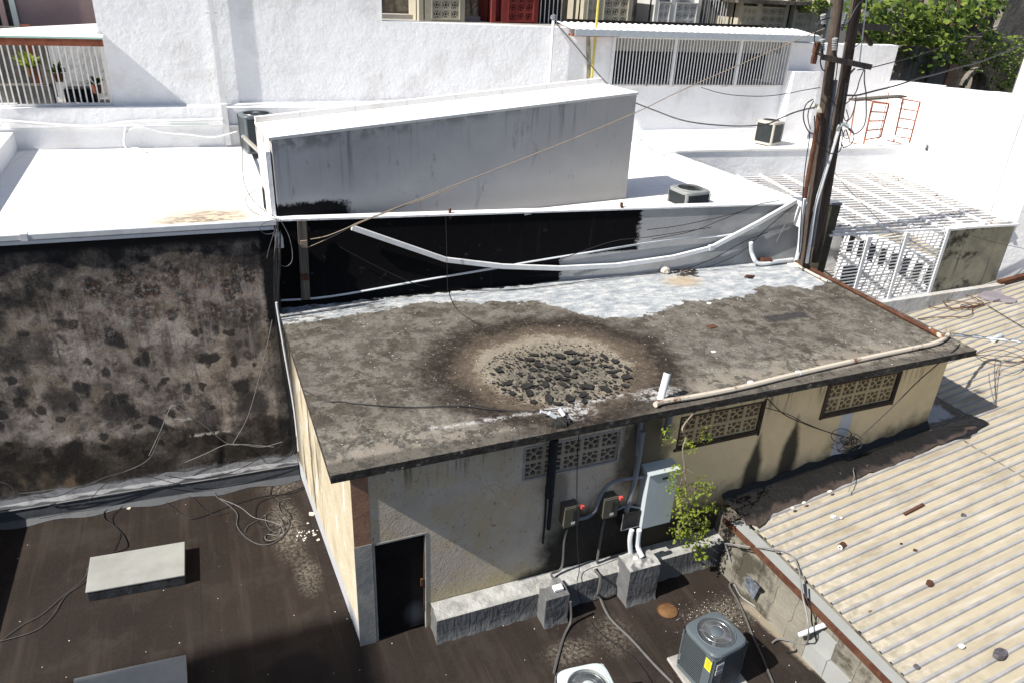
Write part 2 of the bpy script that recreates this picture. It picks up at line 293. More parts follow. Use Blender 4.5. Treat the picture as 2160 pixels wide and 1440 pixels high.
def m_metalroof():
    n = N('cream_painted_sheet_metal', .55, .35)
    k = n.noise(1.1, 6, .65)
    c = n.ramp(k, [(.3, (.345, .30, .215)), (.7, (.43, .38, .285))])
    c = n.mix(n.mul(n.st(n.noise(1, 4, .6, n.mp(1, 8, 1)), .5, .7), .5), c, (.50, .47, .42))
    n1 = n.noise(1, 5, .7, n.mp(.8, 3, 1)); c = n.mix(n.mul(n.st(n1, .52, .68), .6), c, (.23, .195, .145)); ln = n.noise(1, 3, .6, n.mp(.25, 16, 1)); c = n.mix(n.mul(n.st(ln, .5, .72), .3), c, (.24, .21, .17))
    for xs in (13.28, 19.28):  # sheet overlaps: dark line painted for the shadow gap, dirt around it
        dd_ = n.M('ABSOLUTE', n.add(n.add(n.X, -xs), n.jit(9, .10))); c = n.mix(n.mul(n.st(dd_, .022, .008), .85), c, (.07, .06, .055)); c = n.mix(n.mul(n.st(dd_, .5, .0), n.mul(n.st(n.noise(5, 5, .7), .5, .65), .35)), c, (.22, .19, .15))
    left = n.st(n.add(n.X, n.jit(1.5, 1.6)), 9.6, 8.1); c = n.mix(n.mul(left, .5), c, n.ramp(n.noise(6, 6, .75), [(.4, (.22, .20, .16)), (.6, (.52, .48, .40))]))
    sp = n.noise(9, 7, .8, n.mp(.7, 1.4, 1)); ar = n.st(n.noise(.9, 4), .47, .6); c = n.mix(n.mul(n.mul(n.st(sp, .65, .67), ar), .85), c, (.035, .035, .04))
    # dirt at the upper edge beside the shed
    d = n.M('SUBTRACT', n.Y, n.mul(n.X, .14)); c = n.mix(n.mul(n.mul(n.st(n.add(d, n.jit(2, .5)), 6.35, 6.6), n.st(n.Y, 8.5, 8.2)), .6), c, n.ramp(n.noise(10, 6, .8), [(.45, (.14, .12, .10)), (.55, (.55, .55, .54))]))
    n.col(c); n.bump(n.noise(5, 3), .1, .02); return n.m
def m_flash():
    n = N('tarred_membrane_strip', .6, .4)
    a = n.noise(1, 6, .7, n.mp(1.1, 5, 1)); c = n.ramp(a, [(.3, (.035, .026, .022)), (.7, (.075, .055, .046))])
    d = n.M('SUBTRACT', n.Z, n.mul(n.add(n.X, -8), .12)); d = n.add(d, n.jit(3.5, .12))
    c = n.mix(n.st(d, 1.155, 1.19), c, (.008, .0075, .007))  # band next to the wall painted near black to stand for its shade
    c = n.mix(n.mul(n.st(n.noise(4, 6, .75), .64, .7), n.st(n.X, 9, 12)), c, (.42, .43, .45))
    n.col(c); n.bump(n.add(a, n.noise(5)), .7, .05); return n.m
def m_tar():
    n = N('glossy_black_tar', .35, .5)
    c = n.mix(n.box(13.0, 13.75, 8.5, 9.0, soft=.06, j=n.jit(3, .5)), (.006, .006, .007), (.28, .30, .36)); n.col(c); n.bump(n.noise(7, 5), .8, .05); return n.m
def m_curb():
    n = N('silver_coated_membrane', .7, .35)
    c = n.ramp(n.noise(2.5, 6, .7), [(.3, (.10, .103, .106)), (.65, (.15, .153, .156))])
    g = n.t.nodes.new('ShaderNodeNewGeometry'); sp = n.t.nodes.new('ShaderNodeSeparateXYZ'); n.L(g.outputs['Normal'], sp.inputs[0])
    c = n.mix(n.M('MAXIMUM', n.mul(n.box(2.3, 8.3, 8.07, 8.6, .475, .60, .012), .9), n.st(n.add(n.Z, n.mul(n.X, 0)), .785, .79)), c, n.ramp(n.noise(5, 6), [(.35, (.26, .26, .25)), (.65, (.46, .46, .44))]))  # pale residue on tops, lightened further to paint in sun over shaded fronts
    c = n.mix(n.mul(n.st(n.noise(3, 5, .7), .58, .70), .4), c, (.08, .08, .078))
    n.col(c); wr = n.noise(1, 3, .6, n.mp(5, 5, 3), 1.2) if False else n.add(n.noise(1, 3, .55, n.mp(7, 7, 1.6), 1.5), n.mul(n.noise(2.5, 3, .55, None, 2.0), .8)); n.bump(wr, .30, .08); return n.m
def m_wood(name='weathered_pole_wood', a=(.045, .034, .028), b=(.13, .10, .082)):
    n = N(name, .9, .15); c = n.ramp(n.noise(1, 6, .7, n.mp(22, 22, .8)), [(.35, a), (.7, b)]); n.col(c); n.bump(n.noise(1, 4, .6, n.mp(30, 30, 1)), .6, .01); return n.m
def m_mould(name, light=(.40, .37, .27)):
    n = N(name, .95, .12); j = n.noise(1.6, 6, .7)
    c = n.ramp(j, [(.3, tuple(x*.7 for x in light)), (.6, light)])
    c = n.mix(n.st(n.noise(1, 6, .7, n.mp(.9, .9, 1.5)), .5, .62), c, (.07, .065, .05))
    c = n.mix(n.mul(n.st(n.noise(1, 4, .6, n.mp(4, 4, .4)), .55, .7), .7), c, (.05, .047, .04))
    n.col(c); n.bump(n.noise(12, 5), .6, .03); return n.m
def m_ruin(name, a=(.05, .045, .04), b=(.28, .25, .21), sc=.8):
    n = N(name, .95, .1); c = n.ramp(n.noise(sc, 8, .72), [(.33, a), (.5, tuple((x+y)/2.4 for x, y in zip(a, b))), (.68, b)])
    c = n.mix(n.mul(n.st(n.noise(1, 5, .7, n.mp(3, 3, .4)), .52, .65), .7), c, tuple(x*.5 for x in a)); n.col(c); n.bump(n.noise(5, 6, .7), .9, .1); return n.m
def m_leaf(name, a, b):
    n = N(name, .5, .35); n.col(n.ramp(n.noise(3.5, 3), [(.3, a), (.7, b)])); n.b.inputs['Subsurface Weight'].default_value = 0
    tr = n.t.nodes.new('ShaderNodeBsdfTranslucent'); tr.inputs[0].default_value = (*[x*1.6 for x in b], 1); mx = n.t.nodes.new('ShaderNodeMixShader'); mx.inputs[0].default_value = .35
    out = n.t.nodes['Material Output']; n.L(n.b.outputs[0], mx.inputs[1]); n.L(tr.outputs[0], mx.inputs[2]); n.L(mx.outputs[0], out.inputs[0]); return n.m

MT = dict(white=m_white('white_rough_plaster', (.82, .83, .85), .24, .28), white2=m_white('white_smooth_plaster', (.82, .83, .85), .18, .25), roofw=m_white_roof(), block=m_block(), stained=m_stained(),
    back=m_backwall(), slab=m_slab(), floor=m_floor(), cream=m_cream(), side=m_side(), edge=m_edge(), mroof=m_metalroof(), flash=m_flash(), tar=m_tar(), curb=m_curb(),
    pole=m_wood(), board=m_wood('grey_board', (.07, .06, .05), (.17, .15, .13)), mould=m_mould('mouldy_concrete'), ruin=m_ruin('ruined_masonry'), ruin2=m_ruin('pale_ruined_plaster', (.10, .095, .085), (.34, .31, .27), .5),
    darkend=m_mould('black_stained_pier', (.09, .085, .06)))
def _bf():
    n = N('silver_flashing_painted_shade', .7, .35); z = n.add(n.Z, n.jit(5, .03))
    c = n.mix(n.st(z, .285, .275), (.22, .225, .24), (.035, .040, .050)); k = n.st(n.add(n.Z, n.jit(1.5, .16)), .07, .04)  # face below the ledge darkened in colour to carry its shade
    c = n.mix(n.mul(k, n.st(n.X, 9, -20)), c, (.19, .195, .20)); c = n.mix(n.mul(n.st(n.noise(6, 6, .75), .5, .62), .5), c, (.06, .06, .06)); n.col(c); n.bump(n.noise(5, 4), .4, .03); return n.m
MT['bflash'] = _bf()
MT['courtw'] = m_white('worn_courtyard_paint', (.30, .29, .28), .8, .3)
MT['kerbw'] = m_white('dirty_white_flashing', (.50, .50, .50), 1.6, .7)
MT['ribgrey'] = plain('grey_rib_paint', (.30, .295, .29), .5, .2, 3)
MT['pvc'] = plain('white_pvc', (.62, .65, .68), .45, .12, 4); MT['pvcg'] = plain('grey_conduit', (.17, .185, .21), .45, .2, 5); MT['pvcd'] = plain('dark_blue_grey_pipe', (.018, .02, .026), .6, .2, spec=.15)
MT['pvcr'] = rusty('rust_streaked_pipe', (.52, .47, .39), (.20, .075, .03), .40, 1.6); MT['rust'] = rusty('rusted_iron', (.075, .030, .018), (.15, .07, .04), .5, 4)
MT['wire'] = plain('black_cable', (.02, .02, .022), .5, .2); MT['wirew'] = plain('pale_cable', (.20, .20, .20), .5, .25, 3); MT['wireg'] = plain('grey_flex_conduit', (.10, .097, .094), .6, .2)
MT['rope'] = plain('tan_rope', (.27, .22, .17), .9, .2); MT['door'] = plain('black_door_paint', (.010, .010, .012), .45, .4, 3, bump=.2)
def _door():
    n = N('black_steel_door', .6, .15); c = n.ramp(n.noise(3, 6), [(.3, (.003, .003, .004)), (.7, (.009, .008, .008))])
    c = n.mix(n.mul(n.st(n.dist(2.2, .35, .22, .3, n.jit(4, .5), n.X, n.Z), 1.1, .2), .6), c, (.09, .10, .115)); n.col(c); return n.m
MT['door'] = _door()
MT['greypl'] = m_white('grey_washed_plaster', (.26, .255, .24), .8, .1); MT['salmon'] = plain('salmon_plaster', (.30, .17, .11), .9, .25, 4, bump=.4); MT['creamb'] = plain('cream_breeze_block', (.44, .34, .20), .9, .2, 5, bump=.3); MT['greyb'] = plain('grey_breeze_block', (.33, .28, .215), .9, .2, 5, bump=.3)
MT['dark'] = plain('dark_interior', (.012, .011, .010), .95, .2); MT['frame'] = plain('dark_brown_frame', (.045, .03, .02), .7, .4, 6)
MT['acg'] = plain('slate_grey_enamel', (.095, .115, .13), .35, .06, 2, spec=.5); MT['acw'] = plain('pale_grey_enamel', (.52, .58, .58), .4, .06, 2, spec=.5); MT['acm'] = plain('dull_grey_enamel', (.24, .25, .25), .5, .1, 2); MT['acb'] = plain('beige_enamel', (.42, .40, .36), .5, .1, 2)
MT['louv'] = plain('slate_louvre_enamel', (.07, .085, .095), .4, .06, 2, spec=.5); MT['coil'] = plain('dark_coil_grille', (.035, .042, .046), .5, .2); MT['alu'] = plain('bright_wire_guard', (.35, .36, .37), .3, .1, metal=.6); MT['yellow'] = plain('yellow_sticker', (.75, .68, .03), .5, .04)
MT['paper'] = plain('white_sticker', (.72, .72, .70), .6, .08); MT['print'] = plain('black_print', (.03, .03, .03), .6, .1); MT['conc'] = plain('pale_concrete', (.33, .32, .30), .9, .2, 6, bump=.5)
MT['skyt'] = plain('grey_green_hatch_coating', (.30, .305, .285), .8, .14, 2.2, bump=.2); MT['skys'] = plain('patchy_dark_hatch_side', (.045, .048, .052), .6, .7, 5, bump=.6)  # hatch sides much darker than the cover, with patchy tone
MT['olive'] = plain('olive_enamel', (.09, .085, .065), .5, .1); MT['red'] = plain('red_plastic', (.55, .08, .07), .4, .1); MT['cab'] = plain('light_grey_cabinet_paint', (.44, .49, .52), .4, .06, 2)
MT['boxd'] = plain('blackened_junction_box', (.03, .028, .027), .4, .5, 9); MT['redw'] = plain('brick_red_paint', (.20, .035, .03), .9, .15, 3); MT['pink'] = plain('pink_plaster', (.42, .30, .29), .9, .1, 1.5, bump=.2)
MT['oran'] = rusty('rust_orange_scaffold', (.42, .14, .08), (.30, .09, .05), .45, 6); MT['ylw'] = plain('yellow_painted_pipe', (.50, .42, .10), .5, .2); MT['gauze'] = plain('white_painted_bar', (.72, .73, .74), .5, .1, 4)
MT['barr'] = rusty('white_bar_with_rust', (.72, .70, .68), (.30, .16, .10), .38, 6); MT['rustroof'] = plain('rusted_fascia', (.20, .065, .035), .8, .4, 5); MT['teal'] = plain('teal_drip_edge', (.35, .55, .48), .6, .1)
MT['stone'] = plain('cream_stone', (.55, .50, .42), .9, .2, 8, bump=.5); MT['flake'] = plain('curled_tar_flake', (.022, .021, .019), .8, .4, 9, bump=.4); MT['chip'] = plain('white_paint_chip', (.7, .66, .6), .8, .2, 9)
MT['insul'] = plain('glazed_brown_insulator', (.085, .040, .026), .25, .3, 9); MT['insg'] = plain('grey_polymer_insulator', (.30, .31, .32), .4, .2, 9); MT['straw'] = plain('dry_straw', (.50, .40, .22), .9, .3, 9)
MT['twig'] = plain('pale_twig', (.30, .25, .20), .9, .2, 9); MT['leafh'] = m_leaf('young_yellow_green_leaf', (.10, .16, .015), (.28, .32, .045)); MT['leaft'] = m_leaf('tree_leaf', (.07, .13, .015), (.26, .32, .06)); MT['leafd'] = m_leaf('shaded_leaf', (.02, .045, .01), (.07, .11, .02))
MT['cloth'] = plain('mauve_grey_rag', (.20, .18, .20), .9, .12, 6); MT['bag'] = plain('dark_grey_bag', (.09, .085, .095), .5, .5, 14); MT['foil'] = plain('tarnished_metal_square', (.16, .18, .22), .35, .7, 12, metal=.3)
MT['clay'] = plain('orange_brown_cover', (.16, .085, .035), .8, .3, 9); MT['white_awn'] = plain('white_corrugated_sheet', (.82, .82, .82), .6, .05); MT['awnside'] = plain('blue_grey_fascia', (.36, .40, .44), .6, .1)
MT['ground'] = plain('street_asphalt', (.06, .058, .055), .9, .2, .5); MT['wallgrey'] = plain('plain_neighbour_wall', (.35, .33, .30), .9, .15, 1); MT['lowblock'] = m_mould('painted_low_block_wall', (.24, .225, .19)); MT['patch'] = plain('fresh_grey_paint', (.30, .31, .305), .8, .06, 3)
MT['darkwood'] = plain('dark_door_boards', (.04, .035, .03), .9, .3, 3)

# ------------------------------------------------------------------ mesh helpers
class MB:
    def __init__(s): s.v = []; s.f = []; s.mi = []; s.cur = 0
    def q(s, *pts):
        i = len(s.v); s.v += [Vector(p) for p in pts]; s.f.append(tuple(range(i, i+len(pts)))); s.mi.append(s.cur); return s
    def hexa(s, b, t):   # bottom ring (4), top ring (4), both ccw from above
        i = len(s.v); s.v += [Vector(p) for p in list(b)+list(t)]; n = len(b)
        s.f.append(tuple(i+k for k in reversed(range(n)))); s.f.append(tuple(i+n+k for k in range(n)))
        for k in range(n): s.f.append((i+k, i+(k+1) % n, i+n+(k+1) % n, i+n+k))
        s.mi += [s.cur]*(n+2); return s
    def box(s, x0, x1, y0, y1, z0, z1):
        return s.hexa([(x0, y0, z0), (x1, y0, z0), (x1, y1, z0), (x0, y1, z0)], [(x0, y0, z1), (x1, y0, z1), (x1, y1, z1), (x0, y1, z1)])
    def prism(s, poly, z0, z1):
        f = (lambda z, x, y: z(x, y) if callable(z) else z)
        return s.hexa([(x, y, f(z0, x, y)) for x, y in poly], [(x, y, f(z1, x, y)) for x, y in poly])
    def wall(s, a, b, th, z0, z1a, z1b=None):   # vertical wall a->b (xy), thickness to the left side of a->b
        a = Vector((a[0], a[1])); b = Vector((b[0], b[1])); d = (b-a).normalized(); n = Vector((-d.y, d.x))*th
        if z1b is None: z1b = z1a
        za, zb = z0 if isinstance(z0, tuple) else (z0, z0)
        P = [a, b, b+n, a+n]; zz = [za, zb, zb, za]; tt = [z1a, z1b, z1b, z1a]
        return s.hexa([(p.x, p.y, z) for p, z in zip(P, zz)], [(p.x, p.y, z) for p, z in zip(P, tt)])
    def bar(s, p, q, w, h=None, up=(0, 0, 1)):
        p = Vector(p); q = Vector(q); h = h or w; d = (q-p).normalized(); u = Vector(up)
        if abs(d.dot(u)) > .98: u = Vector((1, 0, 0))
        sd = d.cross(u).normalized(); u = sd.cross(d); a = sd*w/2; b = u*h/2
        i = len(s.v)
        s.v += [p-a-b, p+a-b, p+a+b, p-a+b, q-a-b, q+a-b, q+a+b, q-a+b]
        s.f += [(i, i+1, i+2, i+3), (i+7, i+6, i+5, i+4), (i, i+4, i+5, i+1), (i+1, i+5, i+6, i+2), (i+2, i+6, i+7, i+3), (i+3, i+7, i+4, i)]; s.mi += [s.cur]*6; return s
    def tube(s, pts, r, n=6, r2=None, cap=True):
        pts = [Vector(p) for p in pts]; rs = []; L = len(pts); prev = None
        for k, p in enumerate(pts):
            d = (pts[min(k+1, L-1)]-pts[max(k-1, 0)]).normalized()
            if prev is None:
                u = Vector((0, 0, 1)) if abs(d.z) < .9 else Vector((1, 0, 0)); prev = d.cross(u).normalized()
            a = (prev - d*prev.dot(d)).normalized(); prev = a; b = d.cross(a)
            rr = r if r2 is None else r+(r2-r)*k/(L-1)
            i = len(s.v); rs.append(i); s.v += [p+(a*cos(2*pi*j/n)+b*sin(2*pi*j/n))*rr for j in range(n)]
        for i, k in zip(rs, rs[1:]):
            for j in range(n): s.f.append((i+j, i+(j+1) % n, k+(j+1) % n, k+j)); s.mi.append(s.cur)
        if cap: s.f.append(tuple(rs[0]+j for j in reversed(range(n)))); s.f.append(tuple(rs[-1]+j for j in range(n))); s.mi += [s.cur]*2
        return s
    def cyl(s, p, q, r, n=12, r2=None): return s.tube([p, q], r, n, r if r2 is None else r2)
    def lathe(s, c, prof, n=16):   # prof list of (r,z)
        i = len(s.v)
        for r, z in prof: s.v += [Vector((c[0]+r*cos(2*pi*j/n), c[1]+r*sin(2*pi*j/n), c[2]+z)) for j in range(n)]
        for k in range(len(prof)-1):
            for j in range(n): s.f.append((i+k*n+j, i+k*n+(j+1) % n, i+(k+1)*n+(j+1) % n, i+(k+1)*n+j)); s.mi.append(s.cur)
        return s
    def grid(s, pts):   # 2D list of points
        i = len(s.v); R = len(pts); Cc = len(pts[0])
        for row in pts: s.v += [Vector(p) for p in row]
        for r in range(R-1):
            for c in range(Cc-1): s.f.append((i+r*Cc+c, i+r*Cc+c+1, i+(r+1)*Cc+c+1, i+(r+1)*Cc+c)); s.mi.append(s.cur)
        return s
    def mesh(s, name, mats, org=Vector((0, 0, 0)), smooth=False):
        me = bpy.data.meshes.new(name); me.from_pydata([tuple(v-org) for v in s.v], [], s.f)
        for m in (mats if isinstance(mats, (list, tuple)) else [mats]): me.materials.append(MT[m])
        if any(s.mi): me.polygons.foreach_set('material_index', s.mi)
        if smooth: me.polygons.foreach_set('use_smooth', [True]*len(s.f)); me.set_sharp_from_angle(angle=radians(40))
        me.validate(); return me
    def build(s, name, mats, parent=None, smooth=False, bev=0):
        org = ORG.get(parent.name, Vector((0, 0, 0))) if parent else None
        if org is None:
            n = len(s.v); zx = min(v.z for v in s.v); c = sum(s.v, Vector((0, 0, 0)))/n; org = Vector((c.x, c.y, zx))
        o = bpy.data.objects.new(name, s.mesh(name, mats, org, smooth)); COL.objects.link(o); ORG[o.name] = org
        if parent: o.parent = parent
        else: o.location = org
        if bev:
            md = o.modifiers.new('bevel', 'BEVEL'); md.width = bev; md.segments = 2; md.limit_method = 'ANGLE'
        return o
ORG = {}
def tag(o, label=None, cat=None, group=None, kind=None):
    if label: o['label'] = label
    if cat: o['category'] = cat
    if group: o['group'] = group
    if kind: o['kind'] = kind
    return o
def thing(name, loc, label, cat, group=None):
    o = bpy.data.objects.new(name, None); COL.objects.link(o); o.location = loc; o.empty_display_size = .2; ORG[o.name] = Vector(loc); return tag(o, label, cat, group)
def inst(name, me, parent, loc, rz=0, sc=None):     # a shared mesh placed at a world position under its parent
    o = bpy.data.objects.new(name, me); COL.objects.link(o); o.parent = parent; o.location = Vector(loc)-ORG[parent.name]; o.rotation_euler = (0, 0, rz)
    if sc: o.scale = sc
    ORG[o.name] = ORG[parent.name]; return o
def spline(pts, sub=5):
    P = [Vector(p) for p in pts]
    if len(P) < 3: return P
    out = []
    for i in range(len(P)-1):
        a = P[max(i-1, 0)]; b = P[i]; c = P[i+1]; d = P[min(i+2, len(P)-1)]
        for k in range(sub):
            t = k/sub; out.append(.5*((2*b)+(c-a)*t+(2*a-5*b+4*c-d)*t*t+(3*b-a-3*c+d)*t**3))
    out.append(P[-1]); return out
def trace(px, pl, off=Vector((0, 0, 0)), k=1., ox=0, oy=0):
    return [hit(x*k+ox, y*k+oy, pl)+off for x, y in px]
def wire(pts, r, mat, label, cat='cable', name='cable', group=None, n=5, sub=5, parent=None):
    if name in ('floor_cable', 'wall_cable', 'corner_cable', 'corner_loop', 'rope', 'roof_cable', 'sprung_wire'): r *= .7
    o = MB().tube(spline(pts, sub), r, n).build(name, mat, parent, smooth=True)
    if not parent: tag(o, label, cat, group)
    return o

# ================================================================== THE SETTING
tag(MB().q((-150, -60, -6), (250, -60, -6), (250, 250, -6), (-150, 250, -6)).build('ground', 'ground'), kind='structure')
fl = MB().grid([[(x, y, 0) for x in [-9+i*.5 for i in range(36)]] for y in [1+j*.5 for j in range(27)]])
tag(fl.build('lower_roof_floor', 'floor'), kind='structure')

# ================================================================== THE SHED
Y0, XL, XR = 8.45, 1.31, 12.86
shed = thing('rooftop_shed', (7, 11, 0), 'long cream shed with a grey mildewed flat roof slab and black steel door', 'shed')
def front_wall():
    ops = [(1.57, 2.40, 0, 2.0), (3.93, 5.64, 2.58, 3.21), (6.75, 8.46, 2.58, 3.21), (9.92, 11.62, 2.62, 3.28)]
    xs = sorted({1.31+.0, XR, *[o[0] for o in ops], *[o[1] for o in ops]}); zs = sorted({0, ZS-.132, *[o[2] for o in ops], *[o[3] for o in ops]})
    m = MB()
    for a, b in zip(xs, xs[1:]):
        cut = [o for o in ops if o[0] <= a+.001 and o[1] >= b-.001]; z = 0; segs = []
        for o in cut: segs.append((z, o[2])); z = o[3]
        segs.append((z, ZS-.132))
        for z0, z1 in segs:
            if z1-z0 > .01: m.box(a, b, Y0, Y0+.2, z0, z1)
    return m
front_wall().build('front_wall', 'cream', shed)
m = MB(); m.hexa([(1.31, 8.452, 0), (1.5, 8.652, 0), (1.2, 13.5, 0), (1.0, 13.5, 0)], [(1.311, 8.452, ZS-.132), (1.5, 8.652, ZS-.132), (1.22, 13.5, ZS-.132), (1.03, 13.5, ZS-.132)]); m.build('side_wall', 'side', shed)
m = MB(); m.box(12.70, 12.855, 8.66, 13.1, 0, ZS-.132); m.build('side_wall', 'cream', shed)
# pilaster at the corner, salmon plaster above, grey below
m = MB(); m.box(1.30, 1.545, 8.436, 8.449, 2.03, ZS-.133); m.build('pilaster', 'salmon', shed)
m = MB(); m.box(1.295, 1.555, 8.43, 8.449, 0, 2.03); m.build('pilaster', 'greypl', shed)
# roof slab
SL = [(1.03, 8.39), (13.62, 8.43), (13.55, 13.5), (.99, 14.1)]
SL = [tuple(hit(*p, PZ(ZS)))[:2] for p in ((697, 1003), (2061, 738))]
SL = SL + [(13.2, 13.30), (.95, 13.86)]
m = MB()
nx, ny = 60, 26
def slabp(u, v):
    a = Vector(SL[0]).lerp(Vector(SL[1]), u); b = Vector(SL[3]).lerp(Vector(SL[2]), u); p = a.lerp(b, v)
    d = sqrt(((p.x-5.1)/2)**2+((p.y-10.0)/1.8)**2)
    return (p.x, p.y, ZS - .03*math.exp(-d*d))
m.grid([[slabp(i/nx, j/ny) for i in range(nx+1)] for j in range(ny+1)]); m.build('roof_top', 'slab', shed, smooth=True)
m = MB()
for k in range(3, 6):
    a, b = SL[k % 4], SL[(k+1) % 4]
    m.q((a[0], a[1], ZS-.13), (b[0], b[1], ZS-.13), (b[0], b[1], ZS), (a[0], a[1], ZS))
m.q(*[(p[0], p[1], ZS-.13) for p in reversed(SL)]); m.build('slab_edge', 'edge', shed)
# door and frame
door = MB().box(1.60, 2.37, 8.49, 8.53, .03, 1.965).build('door', 'door', shed, bev=.005)
MB().box(1.62, 2.35, 8.484, 8.488, .05, .09).box(1.62, 2.35, 8.484, 8.488, 1.90, 1.94).build('door_rail', 'door', door)
MB().box(2.30, 2.345, 8.455, 8.488, .92, 1.06).build('lock_plate', 'rust', door)
MB().box(2.352, 2.362, 8.47, 8.49, .35, 1.9).build('rusty_door_edge', 'rust', door)
m = MB(); m.box(1.572, 1.598, 8.444, 8.54, 0, 2.0); m.box(2.372, 2.398, 8.444, 8.54, 0, 2.0); m.box(1.60, 2.37, 8.444, 8.54, 1.97, 2.0); m.build('door_frame', 'conc', shed)
MB().box(1.7, 12.6, 8.9, 8.95, .1, 3.2).build('inner_wall', 'dark', shed)
# breeze-block windows
def bb_mesh(name, w, h, d, mat, ring=False):
    m = MB(); t = .032 if not ring else .03
    m.box(0, w, 0, d, 0, t); m.box(0, w, 0, d, h-t, h); m.box(0, t, 0, d, t, h-t); m.box(w-t, w, 0, d, t, h-t)
    a, b = w*.33, w*.67; c, e = h*.33, h*.67; s = .024; y = d/2
    B = lambda p, q: m.bar((p[0], y, p[1]), (q[0], y, q[1]), s, d*.8, up=(0, 1, 0))
    if ring:
        n = 8; R = w*.17
        pts = [(w/2+R*cos(k*pi/4+pi/8), h/2+R*sin(k*pi/4+pi/8)) for k in range(8)]
        for k in range(8): B(pts[k], pts[(k+1) % 8])
        for (x, z) in ((0, 0), (w, 0), (w, h), (0, h)): B((x+(w/2-x)*.1, z+(h/2-z)*.1), (w/2+(x-w/2)*.33, h/2+(z-h/2)*.33))
        for (x, z) in ((w/2, 0), (w/2, h), (0, h/2), (w, h/2)): B((x, z), (w/2+(x-w/2)*.5, h/2+(z-h/2)*.5))
        for (x, z) in ((w*.25, h*.25), (w*.75, h*.25), (w*.25, h*.75), (w*.75, h*.75)): m.box(x-.03, x+.03, d*.1, d*.9, z-.03, z+.03)
    else:
        B((a, c), (b, e)); B((a, e), (b, c))
        for x in (a, b):
            B((x, t), (x, c)); B((x, e), (x, h-t))
        for z in (c, e):
            B((t, z), (a, z)); B((b, z), (w-t, z))
    return m.mesh(name, mat)
def bwindow(parent, x0, x1, z0, z1, nc, nr, y, mat, fr, ring=False, label=None, depth=.09):
    fm = MB(); f = .03
    fm.box(x0, x1, y-.025, y+.12, z0, z0+f); fm.box(x0, x1, y-.025, y+.12, z1-f, z1); fm.box(x0, x0+f, y-.025, y+.12, z0+f, z1-f); fm.box(x1-f, x1, y-.025, y+.12, z0+f, z1-f)
    w = fm.build('window', fr, parent)
    if label: w['label'] = label
    bw, bh = (x1-x0-2*f)/nc, (z1-z0-2*f)/nr; me = bb_mesh('breeze_block', bw, bh, depth, mat, ring)
    for r in range(nr):
        for c in range(nc):
            inst('breeze_block', me, w, (x0+f+c*bw, y+.01, z0+f+r*bh))
    return w
bwindow(shed, 3.93, 5.64, 2.58, 3.21, 5, 2, Y0+.015, 'greyb', 'conc')
bwindow(shed, 6.75, 8.46, 2.58, 3.21, 5, 2, Y0+.015, 'creamb', 'frame')
bwindow(shed, 9.92, 11.62, 2.62, 3.28, 5, 2, Y0+.015, 'creamb', 'frame')
MB().box(8.462, 8.50, Y0-.02, Y0-.001, 2.5, 3.25).box(6.71, 8.50, Y0-.02, Y0-.001, 2.53, 2.578).build('window_trim', 'frame', shed)
MB().box(9.86, 9.918, Y0-.02, Y0-.001, 2.55, 3.28).box(11.622, 11.67, Y0-.02, Y0-.001, 2.55, 3.28).box(9.92, 11.62, Y0-.02, Y0-.001, 2.56, 2.618).build('window_trim', 'frame', shed)

# ================================================================== STAINED BUILDING LEFT (white roof, black wall)
stb = thing('stained_wall_building', (-4, 17, 0), 'building with a black-stained peeling wall and dazzling white flat roof at the left', 'building')
WA, WB = (-9, 13.86), (.99, 13.43)
m = MB(); nxw, nzw = 60, 30
def sw(u, v):
    x = WA[0]+(WB[0]-WA[0])*u; y = WA[1]+(WB[1]-WA[1])*u; z = 5.30*v
    return (x, y-.02*sin(x*3+z*2)*sin(z*1.7)-.04*(1-v), z)
m.grid([[sw(i/nxw, j/nzw) for i in range(nxw+1)] for j in range(nzw+1)]); m.build('front_wall', 'stained', stb, smooth=True)
MB().q((.99, 13.39, 0), (1.06, 14.1, 0), (1.06, 14.1, 5.3), (.99, 13.39, 5.3)).build('wall_return', 'stained', stb)
MB().prism([(-9, 13.9), (1.15, 13.5), (1.15, 22.3), (-9, 22.3)], 4.9, 5.1).build('roof', 'roofw', stb)
MB().wall((-9, 13.80), (1.0, 13.38), .22, 5.301, 5.36).build('parapet_cap', 'white2', stb)
m = MB(); m.wall((-4.25, 22.1), (-4.15, 14.3), -.3, 5.1, 5.55); m.build('side_parapet', 'white2', stb)
# square gutter trunking lying on the parapet, two lengths with a joint
g = thing('square_gutter', (-1, 13.5, 5.36), 'long white square gutter trunking on top of the black-stained wall', 'gutter')
a, b = Vector((-9, 13.82, 5.42)), Vector((1.05, 13.42, 5.43)); c = a.lerp(b, .61)
MB().bar(a, c, .12, .1).build('trunking', 'pvc', g, bev=.01); MB().bar(c, b, .12, .1).build('trunking', 'pvc', g, bev=.01); MB().bar(c-(b-a)*.005, c+(b-a)*.005, .14, .12).build('joint', 'gauze', g)
# flashing at the foot of the stained wall: silver strip with a bright lip
m = MB(); fs = []
for i in range(61):
    x = -9+10.0*i/60; y = WA[1]+(WB[1]-WA[1])*i/60; jz = .03*sin(i*1.7)+.02*sin(i*.6)
    fs.append([(x, y-.045, .42+jz), (x, y-.07, .30+jz*.3), (x, y-.20, .27+jz*.3), (x, y-.235, .22+jz*.3), (x, y-.27, .04), (x, y-.42-.05*sin(i*.9), .008)])
m.grid([[fs[i][k] for i in range(61)] for k in reversed(range(6))]); m.build('base_flashing', 'bflash', stb, smooth=True)
wire([(x, WA[1]+(WB[1]-WA[1])*(x+9)/10-.235, .275+.01*sin(x*2)) for x in [-9+i*.5 for i in range(21)]], .014, 'wirew', '', parent=stb, name='flashing_lip')

